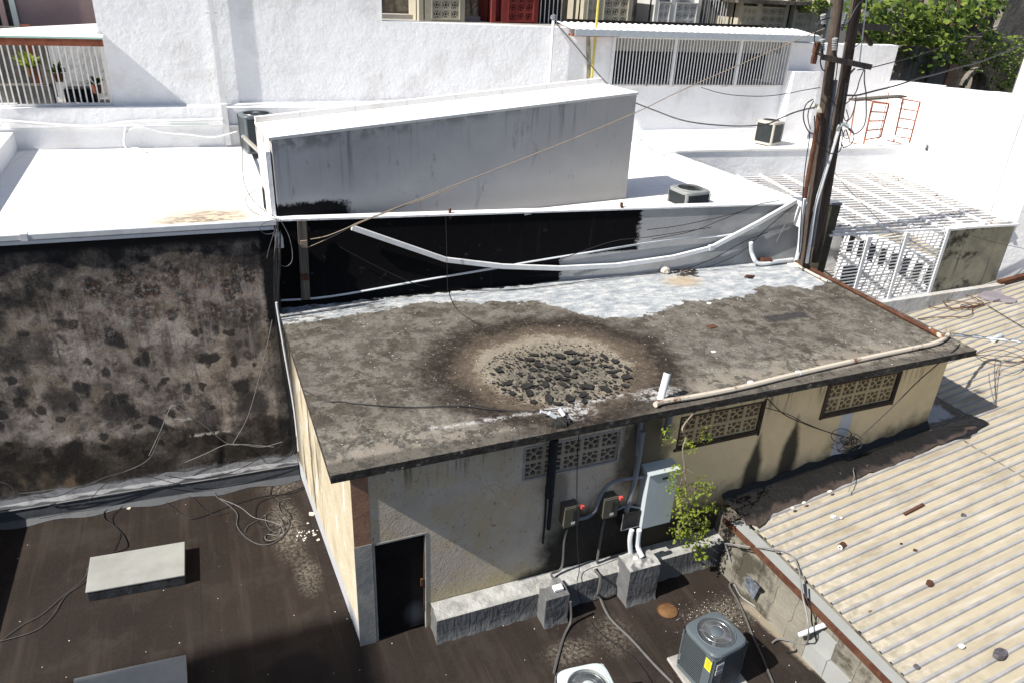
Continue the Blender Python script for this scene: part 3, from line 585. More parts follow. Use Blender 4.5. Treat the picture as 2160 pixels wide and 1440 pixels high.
# ================================================================== BLACK SEALED PARAPET WALL + BULKHEAD BLOCK + WHITE ROOF RIGHT
KA, KB = (.97, 13.82), (13.2, 13.31); PK = PV(KA, KB)
bkb = thing('white_roof_building', (8, 17, 3.4), 'building behind the shed with a black-sealed parapet wall and white flat roof', 'building')
kt = [(hit(590, 466, PK).z, KA), (hit(1690, 431, PK).z, KB)]
m = MB(); n_ = 50; rows = []
for j in range(9):
    rows.append([(KA[0]+(KB[0]-KA[0])*i/n_, KA[1]+(KB[1]-KA[1])*i/n_-.05*(1-j/8)**2, 3.58+(kt[0][0]+(kt[1][0]-kt[0][0])*i/n_-3.58)*j/8) for i in range(n_+1)])
m.grid(rows); m.build('parapet_wall', 'back', bkb, smooth=True)
MB().hexa([(KA[0], KA[1]-.03, kt[0][0]), (KB[0], KB[1]-.03, kt[1][0]), (KB[0], KB[1]+.2, kt[1][0]), (KA[0], KA[1]+.2, kt[0][0])], [(KA[0], KA[1]-.03, kt[0][0]+.035), (KB[0], KB[1]-.03, kt[1][0]+.035), (KB[0], KB[1]+.2, kt[1][0]+.035), (KA[0], KA[1]+.2, kt[0][0]+.035)]).build('parapet_cap', 'white2', bkb)
MB().q((KB[0], KB[1], 3.4), (KB[0]+.1, KB[1]+.6, 3.4), (KB[0]+.1, KB[1]+.6, kt[1][0]), (KB[0], KB[1], kt[1][0])).build('wall_return', 'back', bkb)
RE1 = hit(1388, 322, PZ(5.0)); RE2 = hit(1684, 432, PZ(5.0))
MB().prism([(1.15, 13.98), (13.1, 13.5), (RE2.x, RE2.y), (RE1.x, RE1.y), (21.6, 17.76), (23.5, 18.7), (23.4, 21), (1.15, 22.2)], 4.8, 4.98).build('roof', 'roofw', bkb)
MB().wall((RE2.x, RE2.y-.2), (RE1.x, RE1.y), -.22, 4.5, 5.06, 5.08).build('edge_parapet', 'white2', bkb)
# penthouse block (its face turned slightly away from the sun)
BL0 = (1.12, 13.97); BR0 = (8.95, 14.75); PB = PV(BL0, BR0)
tl, tr = hit(572, 297, PB), hit(1343, 200, PB); bl_, br_ = hit(590, 452, PB), hit(1318, 437, PB)
blk = thing('roof_penthouse', (5, 14.9, 5.0), 'grey drip-stained penthouse block with sloping white top behind the white pipe', 'penthouse')
tbr = hit(1262, 190, PZ(tr.z+.0)); nrm = Vector((-(BR0[1]-BL0[1]), BR0[0]-BL0[0], 0)).normalized(); dep = 1.5
m = MB(); m.hexa([(tl.x, tl.y, 4.9), (br_.x, br_.y, 4.9), (br_.x+nrm.x*dep, br_.y+nrm.y*dep, 4.9), (tl.x+nrm.x*dep, tl.y+nrm.y*dep, 4.9)], [tl, tr, tr+nrm*dep, tl+nrm*dep]); m.build('wall', 'block', blk)
m = MB(); e = .06
o_ = Vector((0, 0, .004)); m.hexa([tl+o_-nrm*.03+Vector((-.05, 0, 0)), tr+o_-nrm*.03+Vector((.03, 0, 0)), tr+o_+nrm*(dep+.03), tl+o_+nrm*(dep+.03)], [tl+o_-nrm*.03+Vector((-.05, 0, .05)), tr+o_-nrm*.03+Vector((.03, 0, .05)), tr+o_+nrm*(dep+.03)+Vector((0, 0, .05)), tl+o_+nrm*(dep+.03)+Vector((0, 0, .05))]); m.build('sloping_cap', 'roofw', blk)
m = MB(); m.bar(tl+nrm*(dep-.05)+Vector((0, 0, .11)), tr+nrm*(dep-.05)+Vector((0, 0, .11)), .1, .1); m.build('back_lip', 'roofw', blk)
MB().box(1.03, 1.11, 13.99, 15.3, 5.1, 6.55).build('side_plaster', 'white2', blk)
# round pvc pipe on the parapet, sagging lower pipes, gutter trunking falling across the wall
pw = lambda L, off=-.06: [hit(x, y, (PK[0]+Vector((0, off, 0)), PK[1])) for x, y in L]
wp = thing('parapet_pipe', (7, 13.7, 5.2), 'long round white pipe strapped along the top of the black parapet', 'pipe')
MB().tube(spline(pw([(590, 462), (715, 459), (800, 457), (940, 456), (1115, 451), (1300, 440), (1480, 434), (1660, 428)], .05)), .045, 8).build('pipe_run', 'pvc', wp, smooth=True)
for q in ((790, 457), (1112, 451)):
    c = pw([q], .05)[0]; MB().cyl(c-Vector((.08, 0, 0)), c+Vector((.08, 0, 0)), .055, 8).build('coupling', 'gauze', wp, smooth=True)
for q in ((949, 455), (1310, 441)):
    c = pw([q], .05)[0]; m = MB(); m.cyl(c-Vector((.03, 0, -.0)), c+Vector((.03, 0, .0)), .065, 8); m.box(c.x-.02, c.x+.02, c.y-.03, c.y+.03, c.z+.05, c.z+.14); m.build('rusty_strap', 'rust', wp)
gt = thing('falling_gutter', (6, 13.5, 4), 'white square gutter trunking falling and rising diagonally across the black wall', 'gutter')
gp = pw([(742, 480), (940, 548), (1060, 562), (1180, 566), (1300, 560), (1420, 543), (1500, 523), (1600, 470), (1680, 424)], -.12)
for a, b in ((0, 1), (1, 3), (3, 6), (6, 8)):
    seg = gp[a:b+1]; m = MB()
    for p, q in zip(seg, seg[1:]): m.bar(p, q, .07, .10)
    m.build('trunking', 'gauze', gt, bev=.006)
m = MB(); m.bar(gp[6]-Vector((.06, 0, 0)), gp[6]+Vector((.06, 0, .01)), .09, .12); m.build('joint', 'pvc', gt)
wire(pw([(585, 634), (700, 625), (900, 590), (1050, 565), (1120, 552), (1270, 528), (1400, 508), (1520, 498), (1600, 482)], -.06), .022, 'pvc', 'thin white conduit rising from the left corner across the black wall', 'conduit', 'wall_conduit')
# upright board against the black wall
bd = thing('upright_board', pw([(641, 640)], -.05)[0], 'weathered grey timber board standing against the black wall', 'board')
q0, q1 = pw([(645, 632)], -.1)[0], pw([(637, 466)], -.1)[0]
MB().bar(q0, q1, .05, .17, up=(1, 0, 0)).build('plank', 'board', bd); ORGb = ORG[bd.name]
m = MB(); c = pw([(641, 515)], -.14)[0]; m.box(c.x-.06, c.x+.06, c.y-.02, c.y+.01, c.z-.07, c.z+.07); m.build('wooden_cleat', 'rope', bd)
m = MB(); c = pw([(643, 585)], -.14)[0]; m.box(c.x-.07, c.x+.07, c.y-.012, c.y+.01, c.z-.06, c.z+.06); m.build('rusty_plate', 'rust', bd)

# ================================================================== BACKGROUND WHITE WALL
BA, BB = (-9, 22.35), (23.4, 20.1); PBg = PV(BA, BB); PBf = (PBg[0]-Vector((0, .03, 0)), PBg[1])
bgb = thing('white_wall_building', (8, 21.5, 5), 'tall rough white plastered wall across the background', 'wall')
hb = lambda x, y, o=0: hit(x, y, (PBg[0]+Vector((0, o, 0)), PBg[1]))
xg0, xg1 = hb(35, 228).x, hb(236, 222).x
ytop = lambda x: BA[1]+(BB[1]-BA[1])*(x-BA[0])/(BB[0]-BA[0])
def bgwall(x0, x1, z0, z1, z1b=None, n='wall_panel', mat='white', nxx=None):
    a, b = (x0, ytop(x0)), (x1, ytop(x1)); return MB().wall(a, b, .4, z0, z1, z1b).build(n, mat, bgb)
xs_ = hb(806, 45).x; zs_ = hb(806, 45).z; zr_ = hb(1195, 60).z
gw = [hb(1285, 178), hb(1650, 186), hb(1300, 72), hb(1690, 90)]
xw0, xw1 = gw[0].x, gw[1].x; zw0 = (gw[0].z+gw[1].z)/2; zw1 = zw0+1.42
bgwall(-9, xg0-.0, 5.1, 6.15); bgwall(xg0, xg1, 5.1, 6.12); bgwall(xg1, xs_, 5.1, 11.5)
bgwall(xs_, xw0, 4.9, zs_, zr_); bgwall(xw0, xw1, 4.9, zw0); bgwall(xw1, hb(1890, 120).x, 4.9, zr_-.25)
xe = hb(1890, 120).x
# stepped base ledge left and kerb right
MB().wall((-9, ytop(-9)-.35), (xs_+3.5, ytop(xs_+3.5)-.35), .36, 4.95, 6.1).build('base_ledge', 'white2', bgb)
MB().wall((-9, ytop(-9)-.42), (xs_+3.5, ytop(xs_+3.5)-.42), .06, 5.62, 5.66).build('ledge_lip', 'white2', bgb)
MB().wall((8.5, ytop(8.5)-.22), (19.2, ytop(19.2)-.22), .23, 4.9, 5.28).build('base_ledge', 'white2', bgb)
# buttress and shutter box on the right part
p_ = hb(1655, 155); q_ = hb(1712, 150); MB().wall((p_.x, ytop(p_.x)-.45), (q_.x, ytop(q_.x)-.45), .45, 4.9, p_.z+.1).build('buttress', 'white', bgb)
# corner pilaster shadow strips and hairline cable line
# downpipe in the wall
dp = hb(441, -40, -.12), hb(470, 215, -.12); d2 = thing('white_downpipe', (dp[1].x, dp[1].y, 5.2), 'white square downpipe down the background wall left of centre', 'downpipe')
MB().bar((dp[1].x, dp[1].y, 5.2), (dp[1].x, dp[1].y, 10.5), .13, .09, up=(0, 1, 0)).build('pipe_run', 'gauze', d2); c = hb(447, 28, -.14); MB().bar(c-Vector((.14, 0, 0)), c+Vector((.14, 0, 0)), .04).build('bracket', 'gauze', d2)
MB().bar((dp[1].x, dp[1].y-.3, 5.15), (dp[1].x, dp[1].y-.3, 6.2), .14, .1, up=(0, 1, 0)).build('lower_run', 'gauze', d2)
# conduits running along the ledge
wire([hb(x, y, -.45) for x, y in ((0, 254), (120, 264), (200, 267), (270, 258), (360, 255), (470, 252))], .04, 'gauze', 'white conduit sagging along the left ledge wall', 'conduit', 'ledge_conduit')
wire([hb(x, y, -.1) for x, y in ((250, 226), (350, 224), (465, 224), (520, 220), (700, 217), (900, 214), (1000, 214))], .03, 'gauze', 'white conduit along the top of the base ledge', 'conduit', 'ledge_conduit')
wire([hb(x, y, -.5) for x, y in ((262, 285), (290, 268), (340, 280), (400, 285), (450, 290), (500, 278))], .02, 'gauze', 'thin white cable looping on the lower ledge wall', 'cable', 'ledge_cable')
wire([hb(x, y, -.5) for x, y in ((265, 270), (262, 300), (270, 314))]+[hit(290, 314, PZ(5.13)), hit(310, 322, PZ(5.13))], .03, 'gauze', 'short white pipe stub dropping to the white roof', 'pipe', 'pipe_stub')
m = MB(); c = hb(360, 262, -.5); d = hb(440, 262, -.5); m.bar(c, d, .05, .05); m.build('lamp_tube', 'acw'); tag(bpy.data.objects['lamp_tube'], 'white fluorescent tube fitting on the ledge wall left of the downpipe', 'lamp')
def pole_pipe(name, x, y0, y1, r, mat, label, px2=None):
    a, b = hb(x, y0, -.15), hb(px2 or x, y1, -.15); t = thing(name, (b.x, b.y, b.z), label, 'pipe'); MB().tube([b, (b.x, b.y, a.z)], r, 8).build('pipe_run', mat, t, smooth=True); return t, Vector((b.x, b.y, a.z))
t, top = pole_pipe('service_mast', 1166, 40, 200, .045, 'gauze', 'thin white service mast with weatherhead on the background wall', 1157)
MB().lathe(top, [(.03, -.05), (.1, 0), (.09, .08), (0, .13)], 8).build('weatherhead', 'pvcg', t, smooth=True)
t, top = pole_pipe('yellow_pipe', 1250, -60, 186, .04, 'ylw', 'yellow pipe standing against the white background wall', 1246)
m = MB(); c = hb(1237, 130, -.035); 
for i in range(2): pass
mo = N('moss_streak', .95, .1); mo.col(mo.ramp(mo.noise(6, 6, .8), [(.4, (.20, .19, .10)), (.6, (.42, .42, .36))])); MT['moss'] = mo.m
ms = [hb(*q, -.012) for q in ((1238, 68), (1244, 68), (1247, 130), (1245, 186), (1236, 186), (1238, 140), (1236, 105))]
# moss kept as a thin stain film on the plaster
MB().q(*reversed(ms)).build('moss_streak', 'moss', bgb)

# ---- left gate and patio
gate = thing('barred_gate', (-3, 21.3, 6.1), 'white barred gate under the rusty canopy at the top left', 'gate')
gy = ytop(-3)-.08; gz0, gz1 = hb(236, 222).z+.0, hb(213, 76).z
gx0, gx1 = hb(35, 228).x, hb(238, 222).x
MB().box(gx0-.9, gx1, gy, gy+.05, gz1-.06, gz1).build('top_rail', 'barr', gate); MB().box(gx0, gx1, gy, gy+.05, gz0, gz0+.05).build('bottom_rail', 'gauze', gate)
bm_ = MB().box(-.016, .016, 0, .03, 0, gz1-gz0-.06).mesh('gate_bar', 'gauze')
for i in range(23):
    x = gx1-.03-i*(gx1-gx0)/16.3; inst('gate_bar', bm_, gate, (x, gy+.01, gz0+.03))
MB().box(gx1-.05, gx1+.03, gy-.01, gy+.06, gz0, gz1+.1).build('post', 'barr', gate)
cn = thing('rusty_canopy', (-3.4, 21.5, gz1), 'white sheet canopy with a rusty front edge over the barred gate', 'canopy')
a, b, c, d = hb(-60, 92, -.5), hb(212, 62, -.5), hit(205, 48, PY(24.3)), hit(60, 58, PY(24.3))
a.z = b.z = (a.z+b.z)/2; a.x -= 1
cc_ = hit(206, 48, PZ(b.z+.12)); dd_ = hit(62, 57, PZ(b.z+.12)); cc_.x = b.x
MB().hexa([a-Vector((0, 0, .03)), b-Vector((0, 0, .03)), cc_-Vector((0, 0, .03)), dd_-Vector((0, 0, .03))], [a, b, cc_, dd_]).build('sheet', 'white_awn', cn)
MB().bar(a-Vector((0, .03, .12)), b-Vector((0, .03, .12)), .05, .16).build('fascia', 'rustroof', cn); MB().bar(a-Vector((0, .05, .02)), b-Vector((0, .05, .02)), .03, .035).build('drip_edge', 'teal', cn)
pt = thing('walled_patio', (-3, 23, 6), 'old walled patio with peeling plaster seen through the left gate', 'patio')
MB().box(-9, gx1+.05, gy+.4, 26, 5.95, 6.0).build('patio_floor', 'conc', pt); MB().box(-9, -3.4, 24.0, 24.2, 6, 7.75).build('back_wall', 'ruin2', pt); MB().box(-3.4, gx1+.3, 23.6, 23.8, 6, 7.7).build('back_wall', 'white2', pt)
MB().box(gx1+.02, gx1+.2, gy+.4, 24, 6, 7.6).build('side_wall', 'ruin2', pt); MB().box(-3.75, -3.55, 22.6, 22.8, 6, 7.9).build('timber_post', 'rustroof', pt)
pk = thing('pink_building', (-4, 26, 6), 'pink plastered building behind the rusty canopy', 'building')
x0 = hit(30, 30, PY(25)).x; x1 = hit(203, 30, PY(25)).x
MB().box(x0+.1, x1+.6, 25, 26, 6, 13).build('wall', 'pink', pk)
for i in range(7): MB().box(x0-1.6+i*.26, x0-1.6+i*.26+.13, 24.85, 24.97, 6, 13).build('louvre', 'pink' if i % 2 else 'acw', pk)
MB().box(x0-8, x0+.1, 25, 25.2, 6, 13).build('recess_wall', 'ruin2', pk)
def plant(name, base, label, n=26, s=.12, h=.35, pot='clay', mats='leafh'):
    t = thing(name, base, label, 'potted plant'); m = MB(); m.lathe(base, [(.0, 0), (.09, 0), (.12, .2), (.0, .2)], 10); m.build('pot', pot, t); m = MB()
    for i in range(n):
        a = random.uniform(0, 2*pi); e = random.uniform(.2, 1.2); L = random.uniform(.6, 1)*h; p = Vector(base)+Vector((0, 0, .2)); q = p+Vector((cos(a)*cos(e), sin(a)*cos(e), sin(e)))*L; w = Vector((-sin(a), cos(a), 0))*s*.35
        mid = p.lerp(q, .6)+Vector((0, 0, .05)); m.q(p, mid-w, q); m.q(p, q, mid+w)
    m.build('foliage', mats, t)
plant('potted_plant', (-3.7, 22.4, 6.75), 'bushy green potted plant on the wall behind the left gate', 40, .2, .5)
plant('potted_plant', (-3.2, 22.9, 6.55), 'small dark green potted plant right of the bushy one behind the gate', 26, .15, .35, mats='leafd')
plant('potted_plant', (-2.35, 22.6, 6.3), 'red-potted plant hanging at the right end behind the gate', 22, .15, .3, 'rustroof', 'leafd')
MB().box(-4.6, -3.3, 22.2, 22.6, 6.0, 6.55).build('planter_wall', 'ruin2', pt)
MB().box(-3.15, -2.45, 22.9, 23.5, 6.0, 6.35).build('black_tub', 'dark', pt)

# ---- right grille window with corrugated awning
gr = thing('barred_terrace_window', (14, 21, zw0), 'wide white barred grille of the terrace opening under the corrugated awning', 'window grille')
nb = 58; L = xw1-xw0
bm_ = MB().box(-.012, .012, -.01, .01, 0, zw1-zw0-.06).mesh('grille_bar', 'gauze')
for i in range(nb+1):
    x = xw0+.03+(L-.06)*i/nb; inst('grille_bar', bm_, gr, (x, ytop(x)-.04, zw0+.03))
f_ = lambda z, w=.05, n='rail', mt='barr': MB().bar((xw0, ytop(xw0)-.04, z), (xw1, ytop(xw1)-.04, z), w, w).build(n, mt, gr)
f_(zw0+.02); f_(zw1-.03)
for fx in (0, .33, .70, 1):
    x = xw0+L*fx; MB().box(x-.04, x+.04, ytop(x)-.09, ytop(x)-.01, zw0-.02, zw1+.02).build('post', 'gauze', gr)
ti = thing('terrace_room', (14, 22.5, zw0), 'dark terrace room behind the white grille with grey curtains', 'room')
m = MB(); m.wall((xw0-.5, ytop(xw0)+2.2), (xw1+.5, ytop(xw1)+2.2), .1, zw0-.3, zw1+.3); m.build('back_wall', 'dark', ti)
MT['curt'] = plain('slate_curtain', (.028, .030, .034), .9, .15, 3); MT['beam'] = plain('tan_valance', (.22, .18, .14), .9, .2, 4)
m = MB(); pts = [[(xw0+.1+i*(L-.2)/160, ytop(xw0+i*L/160)+.9+.05*sin(i*1.3), z) for i in range(161)] for z in (zw0+.1, zw1-.45)]; m.grid(pts); m.build('curtain', 'curt', ti)
m = MB(); m.wall((xw0, ytop(xw0)+.85), (xw1, ytop(xw1)+.85), .05, zw1-.45, zw1-.02); m.build('valance', 'beam', ti)
MB().prism([(xw0-.2, ytop(xw0)+.4), (xw1+.2, ytop(xw1)+.4), (xw1+.2, 24), (xw0-.2, 24)], zw0-.12, zw0-.02).build('floor_slab', 'conc', ti)
aw = thing('corrugated_awning', (14, 20.8, zw1), 'long white corrugated awning above the barred terrace window', 'awning')
ax0, ax1 = hb(1192, 52).x, hb(1705, 88).x; n_ = 240; m = MB()
fr_, bk_ = [], []
for i in range(n_+1):
    x = ax0+(ax1-ax0)*i/n_; w = .015*sin(i*pi/3); fr_.append((x, ytop(x)-.45, zw1+.19+w*.4)); bk_.append((x+.1, ytop(x)+.8, zw1+.30+w))
m.grid([fr_, bk_]); m.build('sheet', 'white_awn', aw, smooth=True)
m = MB(); m.bar((ax0+.1, ytop(ax0)-.48, zw1+.10), (ax1, ytop(ax1)-.48, zw1+.10), .04, .17); m.build('fascia', 'awnside', aw)
m = MB(); m.bar((ax0+.1, ytop(ax0)-.2, zw1+.02), (xw0, ytop(xw0)-.2, zw1+.02), .3, .06); m.build('rusty_soffit', 'rustroof', aw)

# ---- terrace houses above the white wall
ter = MB().prism([(xs_-.2, ytop(xs_)+.4), (19.6, ytop(19.6)+.4), (19.6, 32), (xs_-.2, 32)], 7.6, zs_-.12).build('upper_terrace', 'conc'); tag(ter, kind='structure')
YH = 23.6
def hx(px, py=20, y=YH): return hit(px, py, PY(y)).x
zt0 = hit(930, 48, PY(YH)).z
def small_house(px0, pxm, px1, pyb, mats, label, rows=3, cols=3, side=True, canopy=False, y=YH):
    x0, xm, x1 = hx(px0, pyb, y), hx(pxm, pyb, y), hx(px1, pyb, y); zb = hit((px0+px1)/2, pyb, PY(y)).z
    t = thing('breeze_block_hut', ((x0+x1)/2, y, zb-.3), label, 'hut', 'low huts with breeze-block vents along the upper terrace')
    m = MB(); t_ = .14; zt = zb+1.6
    m.box(x0, x0+t_, y, y+1.2, zb-.5, zt); m.box(xm-t_/2, xm+t_, y, y+.2, zb-.5, zt); m.box(x1-t_, x1, y, y+1.2, zb-.5, zt); m.box(x0, x1, y+.25, y+.35, zb-.5, zt)
    m.box(x0+t_, xm-t_/2, y+.02, y+.24, zb-.5, zb+.05); m.box(xm+t_, x1-t_, y+.02, y+.24, zb-.5, zb+.05); m.build('wall', mats[0], t)
    MB().box(x0-.02, x1+.02, y-.04, y-.002, zb-.5, zb-.12).build('painted_base', mats[1], t)
    h = .22
    for (a, b, c) in ((x0+t_, xm-t_/2, max(2, int((xm-x0)/.24))), (xm+t_, x1-t_, cols)):
        if b-a > .3: 
            bwindow(t, a, b, zb+.05, zb+.05+h*rows*1.25, c, rows, y+.01, mats[2], mats[0], True, depth=.08)
            MB().box(a, b, y+.17, y+.2, zb+.05, zb+.05+h*rows*1.25).build('vent_backing', 'dark', t)
    if canopy: MB().box(x0-.5, x1+.5, y-.5, y+1.3, zb+h*rows*1.25+.15, zb+h*rows*1.25+.27).build('canopy_slab', 'ruin', t)
    return t
MT['hutg'] = plain('grey_cream_plaster', (.40, .37, .29), .9, .12, 2); MT['hutb'] = plain('blue_grey_base_paint', (.20, .24, .28), .9, .15, 2); MT['hutw'] = plain('off_white_plaster', (.46, .46, .45), .9, .12, 2)
small_house(884, 901, 980, 46, ('hutg', 'hutb', 'hutg'), 'cream hut with blue-grey base, leftmost above the white wall', 3, 3)
small_house(1036, 1062, 1134, 50, ('redw', 'hutb', 'redw'), 'brick-red hut with breeze-block vent on the terrace', 3, 3)
small_house(1228, 1262, 1330, 58, ('hutg', 'hutg', 'hutg'), 'cream hut right of the yellow pipe above the awning', 4, 3)
small_house(1376, 1412, 1472, 64, ('hutw', 'hutw', 'hutw'), 'pale whitish hut with faint vents above the awning', 3, 3)
small_house(1552, 1592, 1655, 70, ('hutg', 'hutw', 'hutg'), 'cream hut under a concrete canopy left of the utility poles', 3, 3, canopy=True)
small_house(1665, 1708, 1740, 82, ('hutg', 'hutw', 'hutg'), 'cream vented hut just behind the utility poles', 3, 2)
rw = thing('ruined_back_wall', (14, 26, 7), 'dark mouldy ruined wall behind the terrace huts', 'wall'); MB().box(xs_-1, 19.5, 24.9, 25.3, 6, 14).build('masonry', 'ruin', rw)
MB().box(xs_, hx(1030), 24.3, 24.8, 7, zt0+.15).build('grey_plinth', 'wallgrey', rw)
ga = thing('terrace_grille', (hx(1160), 23.9, zt0-.2), 'narrow barred doorway between the red hut and the next hut', 'grille')
x0, x1 = hx(1137), hx(1190); bm_ = MB().box(-.012, .012, -.012, .012, 0, 2).mesh('door_bar', 'gauze')
for i in range(7): inst('door_bar', bm_, ga, (x0+(x1-x0)*i/6, 23.8, zt0-.05))
MB().box(x0, x1, 23.78, 23.82, zt0-.05, zt0).build('rail', 'gauze', ga); MB().box(x0-.1, x1+.1, 24.1, 24.2, zt0-.1, 11).build('dark_room', 'dark', ga)
dr_ = thing('drying_strips', (hx(1525), 23.9, zt0), 'white hanging rods and strips between the terrace huts', 'rods')
x0, x1 = hx(1500), hx(1548)
for i in range(9):
    x = x0+(x1-x0)*i/8+random.uniform(-.03, .03); MB().box(x-.014, x+.014, 24.0, 24.03, zt0-.2, 11).build('rod', 'gauze', dr_)

# ================================================================== RIGHT: sunlit white wall, far ruins, tree
WW0, WW1 = (21.0, 17.6), (20.0, 12.62); PW = PV(WW0, WW1)
wb = thing('sunlit_white_building', (21, 15, 0), 'dazzling sunlit white wall at the right rising into a taller block', 'building')
zz1 = hit(2130, 199, PW).z; ct = hit(2135, 199, PW)
_n = ray(1885, 172).cross(ray(2130, 199))
def ztl(x, y): return HC-(_n.x*x+_n.y*y)/_n.z
MP = (20.55, 15.2)
MB().wall((22.45, 20.3), (23.4, 18.7), .5, 2, ztl(22.45, 20.3), ztl(23.4, 18.7)).build('far_wall', 'white2', wb)
MB().wall((23.4, 18.7), MP, .5, 2, ztl(23.4, 18.7), ztl(*MP)).build('angled_wall', 'white2', wb)
MB().wall(MP, (ct.x, ct.y), .5, 2, ztl(*MP), zz1).build('low_wall', 'white2', wb)
MB().wall((21.3, 17.9), (20.5, 15.0), .5, 1, 5.2, 4.45).build('low_parapet', 'white2', wb)
MB().wall((ct.x, ct.y), WW1, .9, 1.5, 14).build('tall_wall', 'white2', wb)
m = MB(); m.box(20.92, 30, 12.8, 14.6, 1.5, 14); m.build('front_block', 'ruin', wb)
m = MB(); m.box(20.95, 21.3, 12.5, 12.85, 1.5, 8); m.build('corner_stone', 'salmon', wb)
# pier strips that give the faint grey relief
for q in ((1850, 230), (1840, 235)): pass
for yy in (): 
    t_ = (WW0[1]-yy)/(WW0[1]-WW1[1]); x = WW0[0]+(WW1[0]-WW0[0])*t_; MB().box(x-.1, x+.1, yy-.18, yy+.18, 4.3, zz1-.05).build('pilaster', 'white2', wb)
cw = thing('courtyard_wall', (16.5, 18, 1), 'white courtyard wall with curled end behind the cage roof', 'wall')
CY = lambda x: 18.75-(x-12.4)*.10
a0, a1 = hit(1392, 322, PZ(5.1)), hit(1885, 312, PZ(5.1))
MB().wall((a0.x, a0.y-.05), (21.7, a1.y-.12), .3, 1, 5.1).build('wall_face', 'white2', cw)
MB().wall((a0.x, a0.y-.08), (a1.x, a1.y-.08), .36, 5.1, 5.16).build('coping', 'roofw', cw)
MB().tube(spline([(a1.x-1.1, a1.y+.12, 5.18), (a1.x-.7, a1.y+.1, 5.2), (a1.x-.5, a1.y+.1, 5.36), (a1.x, a1.y+.05, 5.42)]), .07, 6).build('curled_end', 'white2', cw, smooth=True)
# courtyard floor with openings
cf = MB().prism([(13.6, 12.5), (20.0, 12.5), (21.4, 18.2), (13.0, 18.8), (13.0, 14)], .9, 1.0).build('courtyard_floor', 'courtw'); tag(cf, kind='structure')
sb = thing('courtyard_partition', (16, 15, 1), 'low white partition with dark square openings beneath the cage roof', 'partition')
P1, P2 = hit(1783, 492, PZ(2.55)).xy, hit(1985, 572, PZ(2.55)).xy; dd = (P2-P1); 
m = MB(); m.wall(P1, P2, .3, 1, 2.75)
m.build('wall_face', 'white2', sb)
m = MB()
for i in range(8):
    a = P1+dd*(.06+i*.118); b = a+dd*.06; nn = Vector((dd.y, -dd.x)).normalized()*.01; m = MB(); m.wall(a+nn, b+nn, .02, 2.0, 2.55); m.build('dark_opening', 'dark', sb)
for q_ in ((1778, 560), (1800, 575), (1790, 612), (1905, 600)):
    c = hit(*q_, PZ(1.01)); MB().box(c.x-.16, c.x+.16, c.y, c.y+.3, 1.0, 1.75).build('dark_opening', 'dark', sb)
for k, (q, w, h) in enumerate((((1822, 565), .35, .6), ((1925, 590), .3, .5), ((1955, 560), .25, .7))):
    c = hit(*q, PZ(1.3)); tag(MB().box(c.x-w/2, c.x+w/2, c.y-.2, c.y+.2, 1.0, 1.3+h*.5).build('courtyard_box', 'wallgrey'), ('grey upright box standing left on the courtyard floor', 'grey upright box in the middle of the caged courtyard', 'tall grey box at the right of the caged courtyard')[k], 'box')

# ---- cage: grating roof and front gate
cg = thing('security_cage', (16.5, 14.5, 2.6), 'white steel security cage with barred roof and gate beside the shed', 'cage')
ZG = 4.3; C = lambda px, py: hit(px, py, PZ(ZG))
cA, cB, cC, cD = C(1560, 372), C(1898, 370), C(2120, 466), C(2003, 487); cE = Vector((13.75, 12.58, ZG)); cF = Vector((13.6, 14.6, ZG))
# rafters (run away from the camera) and close-set thin bars (run left-right)
def sid(y, right):   # x limits of the cage at depth y
    if right:
        return 19.68+(y-12.72)*(20.91-19.68)/(17.35-12.72)
    return 15.0 if False else max(13.75, 13.75+(y-14.6)*(15.27-13.75)/(18.36-14.6)) if y > 14.6 else 13.75
nbar = 27
for i in range(nbar):
    y = 12.62+(18.1-12.62)*i/(nbar-1); xl, xr = sid(y, 0), sid(y, 1)
    yl, yr = y+.28, y-.28
    MB().bar((xl, yl, ZG), (xr, yr, ZG), .05).build('roof_bar', 'barr' if i % 4 else 'gauze', cg)
for k in range(8):
    f = k/7; a = Vector((13.95+f*(19.5-13.95), 12.95-.45*f, ZG+.045)); b = Vector((15.1+f*(20.75-15.1), 18.3-.9*f, ZG+.045))
    MB().bar(a, b, .09, .05).build('rafter', 'gauze', cg)
gyf = 12.48
zb_ = lambda x: 2.52+.02*(x-14)
posts = [hit(1835, 490, PY(gyf)), hit(1915, 486, PY(gyf)), hit(2000, 486, PY(gyf))]; posts[0].x += .0
for p in posts: MB().box(p.x-.05, p.x+.05, gyf-.04, gyf+.04, zb_(p.x), ZG+.05).build('post', 'gauze', cg)
xp = posts[2].x; bm_ = None
for i in range(19):
    z = 2.68+i*(ZG-2.72)/18; MB().bar((13.75, gyf+.45*(1-(0)/1)*.0, z), (xp, gyf, z), .026).build('gate_bar', 'gauze', cg)
MB().bar((13.75, gyf, 2.58), (xp, gyf, 2.58), .05).build('bottom_rail', 'gauze', cg)
